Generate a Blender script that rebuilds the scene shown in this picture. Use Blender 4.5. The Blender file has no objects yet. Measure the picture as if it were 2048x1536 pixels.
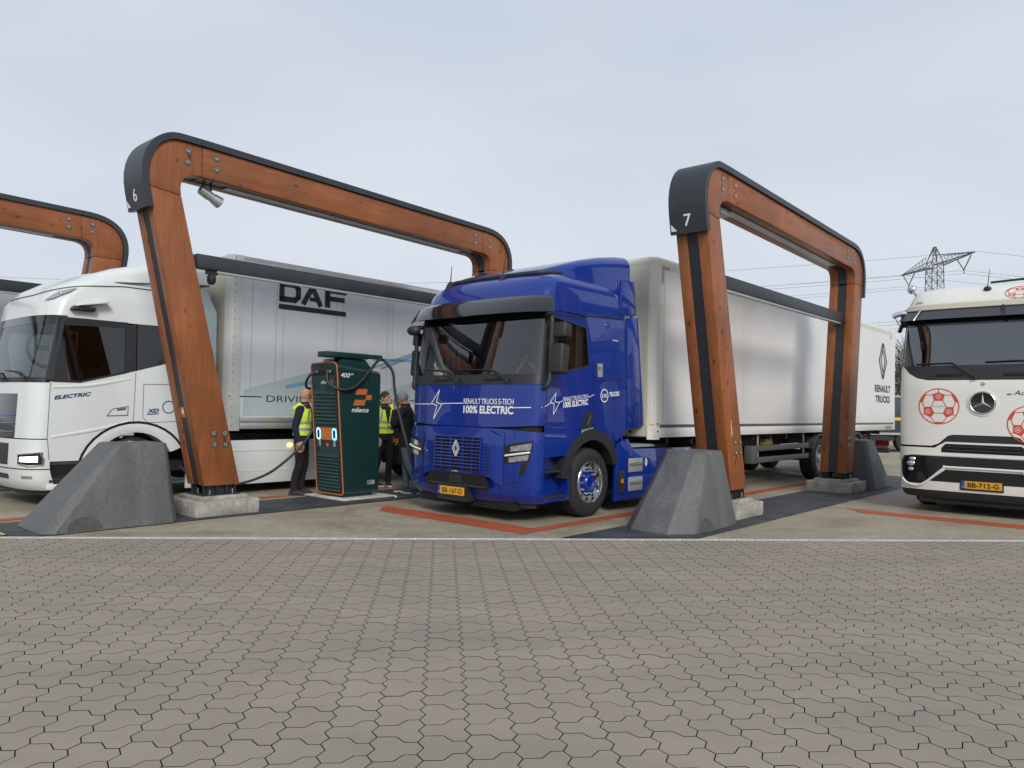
import bpy, bmesh, math, random
from mathutils import Vector, Matrix
random.seed(7)
SC = bpy.context.scene
COL = SC.collection
PI = math.pi
R = math.radians

# ------------------------------------------------------------------ camera
CAM_H = 1.6178
pitch, roll = 0.02198, 0.02
F = Vector((0, math.cos(pitch), math.sin(pitch)))
X0 = Vector((1, 0, 0)); U0 = X0.cross(F)
RV = X0 * math.cos(roll) + U0 * math.sin(roll)
UV = U0 * math.cos(roll) - X0 * math.sin(roll)
cd = bpy.data.cameras.new('camera')
cd.sensor_width = 36.0
cd.lens = 1514.93 / 2048 * 36.0
cd.clip_start = 0.05; cd.clip_end = 3000
cam = bpy.data.objects.new('camera', cd); COL.objects.link(cam)
M = Matrix.Identity(4)
for i in range(3):
    M[i][0] = RV[i]; M[i][1] = UV[i]; M[i][2] = -F[i]
M[2][3] = CAM_H
cam.matrix_world = M
SC.camera = cam

# ------------------------------------------------------------------ sky and sun (overcast)
SUN_EL, SUN_AZ = R(33), R(167)      # azimuth clockwise from +Y: sun behind the photographer, a little right
world = bpy.data.worlds.new('World'); SC.world = world; world.use_nodes = True
nt = world.node_tree; nt.nodes.clear()
wo = nt.nodes.new('ShaderNodeOutputWorld'); bg = nt.nodes.new('ShaderNodeBackground')
sky = nt.nodes.new('ShaderNodeTexSky'); sky.sky_type = 'NISHITA'; sky.sun_disc = False
sky.sun_elevation = SUN_EL; sky.sun_rotation = SUN_AZ; sky.air_density = 1.2; sky.dust_density = 2.5; sky.ozone_density = 1.0
hs = nt.nodes.new('ShaderNodeHueSaturation'); hs.inputs['Saturation'].default_value = 0.30
tc = nt.nodes.new('ShaderNodeTexCoord')
mp = nt.nodes.new('ShaderNodeMapping'); mp.inputs['Scale'].default_value = (1.0, 1.0, 2.6)
nz = nt.nodes.new('ShaderNodeTexNoise'); nz.inputs['Scale'].default_value = 1.7; nz.inputs['Detail'].default_value = 3; nz.inputs['Roughness'].default_value = 0.5
cr = nt.nodes.new('ShaderNodeValToRGB')
cr.color_ramp.elements[0].position = 0.20; cr.color_ramp.elements[0].color = (5.05, 5.85, 7.05, 1)
cr.color_ramp.elements[1].position = 0.85; cr.color_ramp.elements[1].color = (7.00, 7.50, 8.30, 1)
mx = nt.nodes.new('ShaderNodeMix'); mx.data_type = 'RGBA'; mx.inputs[0].default_value = 0.90
nt.links.new(tc.outputs['Generated'], mp.inputs['Vector']); nt.links.new(mp.outputs[0], nz.inputs['Vector'])
sx = nt.nodes.new('ShaderNodeSeparateXYZ'); nt.links.new(tc.outputs['Generated'], sx.inputs[0])
ab = nt.nodes.new('ShaderNodeMath'); ab.operation = 'MULTIPLY_ADD'; ab.inputs[1].default_value = -0.55; ab.inputs[2].default_value = 0.20; nt.links.new(sx.outputs['Z'], ab.inputs[0])
sm = nt.nodes.new('ShaderNodeMath'); sm.operation = 'ADD'; nt.links.new(nz.outputs['Fac'], sm.inputs[0]); nt.links.new(ab.outputs[0], sm.inputs[1])
nt.links.new(sm.outputs[0], cr.inputs['Fac'])
nt.links.new(sky.outputs[0], hs.inputs['Color'])
nt.links.new(hs.outputs[0], mx.inputs[6]); nt.links.new(cr.outputs[0], mx.inputs[7])
nt.links.new(mx.outputs[2], bg.inputs['Color']); bg.inputs['Strength'].default_value = 0.070
nt.links.new(bg.outputs[0], wo.inputs['Surface'])
sl = bpy.data.lights.new('sun', 'SUN'); sl.energy = 1.5; sl.angle = R(18); sl.color = (1.0, 0.96, 0.90)
sun = bpy.data.objects.new('sun', sl); COL.objects.link(sun)
sdir = Vector((math.sin(SUN_AZ) * math.cos(SUN_EL), math.cos(SUN_AZ) * math.cos(SUN_EL), math.sin(SUN_EL)))
sun.rotation_euler = sdir.to_track_quat('Z', 'Y').to_euler()
sun.location = sdir * 60
SC.view_settings.view_transform = 'Standard'
try: SC.view_settings.look = 'None'
except Exception: pass
SC.view_settings.exposure = 0.60; SC.view_settings.gamma = 1.0
SC.view_settings.use_curve_mapping = False

# ------------------------------------------------------------------ frames
# paving frame: e1 along the edging line, e2 away from the camera; bay frame: u across the bays, v along the trucks
PHI = -0.09088; BAY_A = R(46.4577); SLOPE = -0.00872; LD = 5.41498
e1 = Vector((math.cos(PHI), -math.sin(PHI), 0)); e2 = Vector((math.sin(PHI), math.cos(PHI), 0))
PO = Vector((-0.36352, 3.42439, 0)); L0 = PO + LD * e2
e2t = Vector((e2.x, e2.y, SLOPE)).normalized()
NU = math.cos(BAY_A) * e1 - math.sin(BAY_A) * e2t
DV = math.sin(BAY_A) * e1 + math.cos(BAY_A) * e2t
ZV = NU.cross(DV)
def frame(a, b, c, o):
    m = Matrix.Identity(4)
    for i in range(3):
        m[i][0] = a[i]; m[i][1] = b[i]; m[i][2] = c[i]; m[i][3] = o[i]
    return m
BAY = frame(NU, DV, ZV, L0)
APR = frame(e1, e2t, e1.cross(e2t), L0)
PAV = frame(e1, e2, Vector((0, 0, 1)), PO)

# ------------------------------------------------------------------ materials
MATS = {}
def nodes(name):
    m = bpy.data.materials.new(name); m.use_nodes = True
    return m, m.node_tree, m.node_tree.nodes['Principled BSDF']
def lk(t, a, b): t.links.new(a, b)
def mat(name, base, rough=0.5, metal=0.0, coat=0.0, var=0.0, vscale=3.0, bump=0.0, bscale=60.0, spec=0.5, rvar=0.0, stretch=(1, 1, 1), dirt=0.0):
    if name in MATS: return MATS[name]
    m, t, b = nodes(name)
    b.inputs['Base Color'].default_value = (*base, 1); b.inputs['Roughness'].default_value = rough
    b.inputs['Metallic'].default_value = metal; b.inputs['Coat Weight'].default_value = coat
    b.inputs['Coat Roughness'].default_value = 0.02
    b.inputs['Specular IOR Level'].default_value = spec
    if var or bump or rvar or dirt:
        tc = t.nodes.new('ShaderNodeTexCoord'); mp = t.nodes.new('ShaderNodeMapping'); mp.inputs['Scale'].default_value = stretch
        lk(t, tc.outputs['Object'], mp.inputs['Vector'])
    if var or rvar:
        n = t.nodes.new('ShaderNodeTexNoise'); n.inputs['Scale'].default_value = vscale; n.inputs['Detail'].default_value = 6; n.inputs['Roughness'].default_value = 0.6
        lk(t, mp.outputs[0], n.inputs['Vector'])
    if var:
        c = t.nodes.new('ShaderNodeValToRGB')
        c.color_ramp.elements[0].position = 0.3; c.color_ramp.elements[1].position = 0.7
        c.color_ramp.elements[0].color = (*[x * (1 - var) for x in base], 1); c.color_ramp.elements[1].color = (*[min(1, x * (1 + var)) for x in base], 1)
        lk(t, n.outputs['Fac'], c.inputs['Fac']); lk(t, c.outputs['Color'], b.inputs['Base Color'])
    if rvar:
        q = t.nodes.new('ShaderNodeMapRange'); q.inputs[3].default_value = max(0.02, rough - rvar); q.inputs[4].default_value = rough + rvar
        lk(t, n.outputs['Fac'], q.inputs[0]); lk(t, q.outputs[0], b.inputs['Roughness'])
    if bump:
        n2 = t.nodes.new('ShaderNodeTexNoise'); n2.inputs['Scale'].default_value = bscale; n2.inputs['Detail'].default_value = 4
        lk(t, mp.outputs[0], n2.inputs['Vector'])
        bp = t.nodes.new('ShaderNodeBump'); bp.inputs['Strength'].default_value = bump; bp.inputs['Distance'].default_value = 0.01
        lk(t, n2.outputs['Fac'], bp.inputs['Height']); lk(t, bp.outputs[0], b.inputs['Normal'])
    MATS[name] = m; return m
def emat(name, col, strength):
    m, t, b = nodes(name)
    b.inputs['Base Color'].default_value = (*col, 1); b.inputs['Emission Color'].default_value = (*col, 1); b.inputs['Emission Strength'].default_value = strength
    MATS[name] = m; return m
def glassmat(name, tint, rough=0.0, ior=1.5):
    m = bpy.data.materials.new(name); m.use_nodes = True; t = m.node_tree; t.nodes.clear()
    o = t.nodes.new('ShaderNodeOutputMaterial'); tr = t.nodes.new('ShaderNodeBsdfTransparent'); tr.inputs[0].default_value = (*tint, 1)
    g = t.nodes.new('ShaderNodeBsdfGlossy'); g.inputs['Roughness'].default_value = rough; g.inputs['Color'].default_value = (.95, .97, 1, 1)
    f = t.nodes.new('ShaderNodeFresnel'); f.inputs[0].default_value = ior
    mx = t.nodes.new('ShaderNodeMixShader'); t.links.new(f.outputs[0], mx.inputs[0]); t.links.new(tr.outputs[0], mx.inputs[1]); t.links.new(g.outputs[0], mx.inputs[2])
    t.links.new(mx.outputs[0], o.inputs[0]); MATS[name] = m; return m

blue = mat('blue_paint', (0.0008, 0.0230, 0.225), 0.36, 0.0, 1.0, var=0.04, vscale=1.2, spec=0.25)
dwhite = mat('cool_white_paint', (0.70, 0.735, 0.715), 0.32, 0, 0.6, var=0.03, vscale=1.5)
mwhite = mat('warm_white_paint', (0.77, 0.76, 0.70), 0.32, 0, 0.6, var=0.03, vscale=1.5)
twhite = mat('trailer_white', (0.70, 0.68, 0.65), 0.30, 0, 0.35, var=0.05, vscale=0.8, rvar=0.06)
tcream = mat('trailer_cream', (0.70, 0.68, 0.56), 0.4, 0, 0.2, var=0.04)
tsilver = mat('trailer_silver_white', (0.62, 0.65, 0.68), 0.28, 0.03, 0.4, var=0.06, vscale=0.7, rvar=0.06)
alu = mat('aluminium', (0.55, 0.56, 0.57), 0.35, 0.8, var=0.08, vscale=6)
chrome = mat('chrome', (0.78, 0.78, 0.79), 0.22, 1.0)
bplas = mat('black_plastic', (0.022, 0.023, 0.025), 0.48, var=0.15, vscale=8, bump=0.05, bscale=200)
bgloss = mat('black_gloss', (0.010, 0.011, 0.012), 0.12, 0, 0.5)
bmatt = mat('black_matt', (0.006, 0.006, 0.006), 0.8)
gplas = mat('grey_plastic', (0.09, 0.095, 0.10), 0.5, var=0.1)
chass = mat('chassis_dark', (0.022, 0.022, 0.023), 0.6, var=0.3, vscale=5)
tyrem = mat('tyre_rubber', (0.020, 0.020, 0.021), 0.75, var=0.25, vscale=14, bump=0.15, bscale=60)
anth = mat('anthracite_metal', (0.036, 0.042, 0.048), 0.42, 0.2, 0, var=0.12, vscale=3, rvar=0.08)
anthd = mat('anthracite_channel', (0.022, 0.027, 0.031), 0.5, 0.1, 0, var=0.12, vscale=3)
lightgrey = mat('light_grey_metal', (0.40, 0.41, 0.41), 0.4, 0.3, var=0.1)
steelbolt = mat('zinc_bolt', (0.50, 0.47, 0.42), 0.35, 0.9)
orange = mat('orange_print', (0.50, 0.13, 0.035), 0.5)
ball_red = mat('red_print', (0.62, 0.075, 0.035), 0.45)
white_print = mat('white_print', (0.80, 0.80, 0.80), 0.5)
black_print = mat('black_print', (0.018, 0.018, 0.02), 0.45)
navy_print = mat('navy_print', (0.03, 0.05, 0.16), 0.4)
blue_print = mat('pale_blue_print', (0.20, 0.34, 0.50), 0.4)
plate_y = mat('plate_yellow', (0.72, 0.36, 0.02), 0.5)
plate_b = mat('plate_blue', (0.02, 0.09, 0.42), 0.5)
amber = mat('amber_lens', (0.75, 0.20, 0.01), 0.2, 0, 0.5)
redlens = mat('red_lens', (0.10, 0.006, 0.006), 0.2, 0, 0.5)
lamp_white = emat('lit_headlamp', (0.85, 0.93, 1.0), 2.2)
lamp_amber = emat('lit_marker', (1.0, 0.50, 0.10), 3.0)
screen_blue = emat('screen_glow_blue', (0.10, 0.42, 1.0), 3.0)
screen_dark = mat('screen_dark', (0.006, 0.012, 0.05), 0.15)
green = mat('charger_green', (0.008, 0.036, 0.034), 0.38, 0, 0.15, var=0.10, vscale=2)
green_l = mat('charger_green_louvre', (0.014, 0.050, 0.046), 0.42, var=0.08, vscale=3)
cablem = mat('cable_rubber', (0.020, 0.021, 0.023), 0.5)
lens = mat('headlamp_reflector', (0.65, 0.66, 0.68), 0.12, 0.9, var=0.5, vscale=30)
seatm = mat('seat_fabric', (0.035, 0.034, 0.036), 0.9, var=0.2)
woodint = mat('cab_trim_tan', (0.22, 0.13, 0.06), 0.6)
curtain = mat('cab_curtain', (0.40, 0.47, 0.46), 0.9, var=0.2, vscale=6)
redbelt = mat('red_strap', (0.75, 0.06, 0.05), 0.6)
glass = glassmat('windscreen_glass', (0.78, 0.84, 0.82), ior=1.95)
glass_d = glassmat('tinted_glass', (0.20, 0.23, 0.24), ior=1.8)
glass_m = glassmat('grey_windscreen', (0.45, 0.50, 0.52), ior=2.5)

def wood_mat(name, axis):
    m, t, b = nodes(name)
    tc = t.nodes.new('ShaderNodeTexCoord'); oi = t.nodes.new('ShaderNodeObjectInfo')
    ad = t.nodes.new('ShaderNodeVectorMath'); ad.operation = 'ADD'
    sc = t.nodes.new('ShaderNodeVectorMath'); sc.operation = 'SCALE'; sc.inputs['Scale'].default_value = 7.0
    cx = t.nodes.new('ShaderNodeCombineXYZ')
    for i in range(3): lk(t, oi.outputs['Random'], cx.inputs[i])
    lk(t, cx.outputs[0], sc.inputs[0]); lk(t, tc.outputs['Object'], ad.inputs[0]); lk(t, sc.outputs[0], ad.inputs[1])
    mp = t.nodes.new('ShaderNodeMapping'); mp.inputs['Scale'].default_value = {'z': (9, 9, 0.55), 'y': (9, 0.55, 9)}[axis]
    lk(t, ad.outputs[0], mp.inputs['Vector'])
    n = t.nodes.new('ShaderNodeTexNoise'); n.inputs['Scale'].default_value = 2.2; n.inputs['Detail'].default_value = 7; n.inputs['Roughness'].default_value = 0.62; n.inputs['Distortion'].default_value = 0.6
    lk(t, mp.outputs[0], n.inputs['Vector'])
    c = t.nodes.new('ShaderNodeValToRGB')
    e = c.color_ramp.elements; e[0].position = 0.28; e[0].color = (0.210, 0.065, 0.018, 1); e[1].position = 0.75; e[1].color = (0.340, 0.118, 0.038, 1)
    lk(t, n.outputs['Fac'], c.inputs['Fac'])
    n3 = t.nodes.new('ShaderNodeTexNoise'); n3.inputs['Scale'].default_value = 1.3; n3.inputs['Detail'].default_value = 3
    lk(t, ad.outputs[0], n3.inputs['Vector'])
    c3 = t.nodes.new('ShaderNodeValToRGB'); e = c3.color_ramp.elements; e[0].position = 0.35; e[0].color = (0.80, 0.78, 0.78, 1); e[1].position = 0.7; e[1].color = (1.12, 1.08, 1.05, 1)
    lk(t, n3.outputs['Fac'], c3.inputs['Fac'])
    mu = t.nodes.new('ShaderNodeMix'); mu.data_type = 'RGBA'; mu.blend_type = 'MULTIPLY'; mu.inputs[0].default_value = 1
    lk(t, c.outputs['Color'], mu.inputs[6]); lk(t, c3.outputs['Color'], mu.inputs[7])
    mp2 = t.nodes.new('ShaderNodeMapping'); mp2.inputs['Scale'].default_value = {'z': (1, 1, 0.6), 'y': (1, 0.6, 1)}[axis]
    lk(t, ad.outputs[0], mp2.inputs['Vector'])
    v = t.nodes.new('ShaderNodeTexVoronoi'); v.inputs['Scale'].default_value = 6.5; v.inputs['Randomness'].default_value = 1
    lk(t, mp2.outputs[0], v.inputs['Vector'])
    gt = t.nodes.new('ShaderNodeValToRGB'); e = gt.color_ramp.elements; e[0].position = 0.09; e[0].color = (1, 1, 1, 1); e[1].position = 0.21; e[1].color = (0, 0, 0, 1)
    lk(t, v.outputs['Distance'], gt.inputs['Fac'])
    sp = t.nodes.new('ShaderNodeSeparateColor'); lk(t, v.outputs['Color'], sp.inputs[0])
    th = t.nodes.new('ShaderNodeMath'); th.operation = 'GREATER_THAN'; th.inputs[1].default_value = 0.30; lk(t, sp.outputs[0], th.inputs[0])
    m2 = t.nodes.new('ShaderNodeMath'); m2.operation = 'MULTIPLY'; lk(t, gt.outputs['Color'], m2.inputs[0]); lk(t, th.outputs[0], m2.inputs[1])
    kn = t.nodes.new('ShaderNodeMix'); kn.data_type = 'RGBA'; kn.inputs[7].default_value = (0.085, 0.026, 0.010, 1)
    lk(t, m2.outputs[0], kn.inputs[0]); lk(t, mu.outputs[2], kn.inputs[6]); lk(t, kn.outputs[2], b.inputs['Base Color'])
    b.inputs['Roughness'].default_value = 0.42; b.inputs['Specular IOR Level'].default_value = 0.45
    bp = t.nodes.new('ShaderNodeBump'); bp.inputs['Strength'].default_value = 0.12; bp.inputs['Distance'].default_value = 0.004
    lk(t, n.outputs['Fac'], bp.inputs['Height']); lk(t, bp.outputs[0], b.inputs['Normal'])
    return m
wood_v = wood_mat('stained_timber_upright', 'z'); wood_h = wood_mat('stained_timber_lengthwise', 'y')

def blotch_mat(name, cols, scales, rough=0.85, bump=0.3, bscale=40, stretch=(1, 1, 1), distort=0.0, rrange=None):
    """layered noise: cols = three colours (dark, mid, light)"""
    m, t, b = nodes(name)
    tc = t.nodes.new('ShaderNodeTexCoord'); mp = t.nodes.new('ShaderNodeMapping'); mp.inputs['Scale'].default_value = stretch
    lk(t, tc.outputs['Object'], mp.inputs['Vector'])
    n1 = t.nodes.new('ShaderNodeTexNoise'); n1.inputs['Scale'].default_value = scales[0]; n1.inputs['Detail'].default_value = 8; n1.inputs['Roughness'].default_value = 0.6; n1.inputs['Distortion'].default_value = distort
    n2 = t.nodes.new('ShaderNodeTexNoise'); n2.inputs['Scale'].default_value = scales[1]; n2.inputs['Detail'].default_value = 5; n2.inputs['Roughness'].default_value = 0.7
    lk(t, mp.outputs[0], n1.inputs['Vector']); lk(t, tc.outputs['Object'], n2.inputs['Vector'])
    c = t.nodes.new('ShaderNodeValToRGB'); e = c.color_ramp.elements; e[0].position = 0.30; e[0].color = (*cols[0], 1); e[1].position = 0.72; e[1].color = (*cols[2], 1)
    x = e.new(0.5); x.color = (*cols[1], 1)
    lk(t, n1.outputs['Fac'], c.inputs['Fac'])
    c2 = t.nodes.new('ShaderNodeValToRGB'); e = c2.color_ramp.elements; e[0].position = 0.3; e[0].color = (0.78, 0.78, 0.78, 1); e[1].position = 0.7; e[1].color = (1.18, 1.18, 1.18, 1)
    lk(t, n2.outputs['Fac'], c2.inputs['Fac'])
    mu = t.nodes.new('ShaderNodeMix'); mu.data_type = 'RGBA'; mu.blend_type = 'MULTIPLY'; mu.inputs[0].default_value = 1
    lk(t, c.outputs['Color'], mu.inputs[6]); lk(t, c2.outputs['Color'], mu.inputs[7]); lk(t, mu.outputs[2], b.inputs['Base Color'])
    b.inputs['Roughness'].default_value = rough; b.inputs['Specular IOR Level'].default_value = 0.35
    if rrange:
        q = t.nodes.new('ShaderNodeMapRange'); q.inputs[1].default_value = 0.35; q.inputs[2].default_value = 0.65; q.inputs[3].default_value = rrange[0]; q.inputs[4].default_value = rrange[1]
        lk(t, n1.outputs['Fac'], q.inputs[0]); lk(t, q.outputs[0], b.inputs['Roughness'])
    bp = t.nodes.new('ShaderNodeBump'); bp.inputs['Strength'].default_value = bump; bp.inputs['Distance'].default_value = 0.006
    n3 = t.nodes.new('ShaderNodeTexNoise'); n3.inputs['Scale'].default_value = bscale; n3.inputs['Detail'].default_value = 4
    lk(t, tc.outputs['Object'], n3.inputs['Vector']); lk(t, n3.outputs['Fac'], bp.inputs['Height']); lk(t, bp.outputs[0], b.inputs['Normal'])
    MATS[name] = m; return m
apron_m = blotch_mat('brushed_concrete_apron', ((0.240, 0.200, 0.142), (0.325, 0.282, 0.208), (0.400, 0.352, 0.270)), (0.55, 9.0), 0.7, 0.25, 30, (1.0, 1.6, 1), 1.2, (0.50, 0.85))
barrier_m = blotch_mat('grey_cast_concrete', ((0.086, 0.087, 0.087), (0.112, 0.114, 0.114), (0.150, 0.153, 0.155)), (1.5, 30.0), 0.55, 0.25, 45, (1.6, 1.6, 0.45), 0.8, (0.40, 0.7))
footing_m = blotch_mat('pale_footing_concrete', ((0.20, 0.19, 0.16), (0.33, 0.32, 0.28), (0.52, 0.50, 0.45)), (3.0, 22.0), 0.85, 0.4, 40)
strip_m = blotch_mat('dark_strip_tiles', ((0.030, 0.032, 0.037), (0.050, 0.053, 0.060), (0.085, 0.088, 0.095)), (2.5, 25.0), 0.6, 0.5, 20)
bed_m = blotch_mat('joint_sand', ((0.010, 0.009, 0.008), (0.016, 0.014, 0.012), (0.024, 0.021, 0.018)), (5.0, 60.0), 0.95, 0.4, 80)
outer_m = blotch_mat('plain_paving_beyond', ((0.20, 0.18, 0.165), (0.245, 0.225, 0.205), (0.29, 0.27, 0.25)), (0.6, 25.0), 0.9, 0.3, 60)
grass_m = blotch_mat('verge_soil', ((0.05, 0.05, 0.03), (0.08, 0.075, 0.045), (0.12, 0.11, 0.07)), (0.3, 3.0), 0.95, 0.4, 5)
bark_m = blotch_mat('bare_bark', ((0.045, 0.036, 0.028), (0.070, 0.056, 0.044), (0.10, 0.08, 0.065)), (3.0, 20.0), 0.9, 0.3, 20)
redline_m = blotch_mat('worn_red_paint', ((0.26, 0.085, 0.045), (0.42, 0.090, 0.030), (0.48, 0.105, 0.035)), (1.6, 20.0), 0.7, 0.3, 40, (1, 1, 1), 0.5)
whiteline_m = blotch_mat('worn_white_paint', ((0.24, 0.22, 0.19), (0.50, 0.49, 0.45), (0.64, 0.63, 0.59)), (4.0, 20.0), 0.7, 0.3, 40)

def paver_mat():
    m, t, b = nodes('concrete_paver')
    g = t.nodes.new('ShaderNodeNewGeometry'); oi = t.nodes.new('ShaderNodeObjectInfo'); tc = t.nodes.new('ShaderNodeTexCoord')
    a = t.nodes.new('ShaderNodeMath'); a.operation = 'ADD'; lk(t, g.outputs['Random Per Island'], a.inputs[0]); lk(t, oi.outputs['Random'], a.inputs[1])
    fr = t.nodes.new('ShaderNodeMath'); fr.operation = 'FRACT'; lk(t, a.outputs[0], fr.inputs[0])
    c = t.nodes.new('ShaderNodeValToRGB'); e = c.color_ramp.elements
    e[0].position = 0; e[0].color = (0.284, 0.244, 0.199, 1); e[1].position = 1; e[1].color = (0.302, 0.261, 0.214, 1)
    x = e.new(0.5); x.color = (0.293, 0.252, 0.206, 1)
    lk(t, fr.outputs[0], c.inputs['Fac'])
    # large soft stains in world space
    n = t.nodes.new('ShaderNodeTexNoise'); n.inputs['Scale'].default_value = 0.9; n.inputs['Detail'].default_value = 6; n.inputs['Roughness'].default_value = 0.6
    mpp = t.nodes.new('ShaderNodeMapping'); mpp.inputs['Scale'].default_value = (0.7, 1.8, 1)
    lk(t, g.outputs['Position'], mpp.inputs['Vector']); lk(t, mpp.outputs[0], n.inputs['Vector'])
    c2 = t.nodes.new('ShaderNodeValToRGB'); e = c2.color_ramp.elements; e[0].position = 0.28; e[0].color = (0.87, 0.87, 0.88, 1); e[1].position = 0.60; e[1].color = (1.06, 1.05, 1.03, 1)
    lk(t, n.outputs['Fac'], c2.inputs['Fac'])
    n2 = t.nodes.new('ShaderNodeTexNoise'); n2.inputs['Scale'].default_value = 140; n2.inputs['Detail'].default_value = 3
    lk(t, g.outputs['Position'], n2.inputs['Vector'])
    c3 = t.nodes.new('ShaderNodeValToRGB'); e = c3.color_ramp.elements; e[0].position = 0.3; e[0].color = (0.80, 0.80, 0.80, 1); e[1].position = 0.7; e[1].color = (1.2, 1.2, 1.2, 1)
    lk(t, n2.outputs['Fac'], c3.inputs['Fac'])
    m1 = t.nodes.new('ShaderNodeMix'); m1.data_type = 'RGBA'; m1.blend_type = 'MULTIPLY'; m1.inputs[0].default_value = 1
    m2 = t.nodes.new('ShaderNodeMix'); m2.data_type = 'RGBA'; m2.blend_type = 'MULTIPLY'; m2.inputs[0].default_value = 1
    lk(t, c.outputs['Color'], m1.inputs[6]); lk(t, c2.outputs['Color'], m1.inputs[7]); lk(t, m1.outputs[2], m2.inputs[6]); lk(t, c3.outputs['Color'], m2.inputs[7])
    lk(t, m2.outputs[2], b.inputs['Base Color']); b.inputs['Roughness'].default_value = 0.82; b.inputs['Specular IOR Level'].default_value = 0.3
    bp = t.nodes.new('ShaderNodeBump'); bp.inputs['Strength'].default_value = 0.3; bp.inputs['Distance'].default_value = 0.003
    lk(t, n2.outputs['Fac'], bp.inputs['Height']); lk(t, bp.outputs[0], b.inputs['Normal'])
    return m
paver_m = paver_mat()
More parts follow.
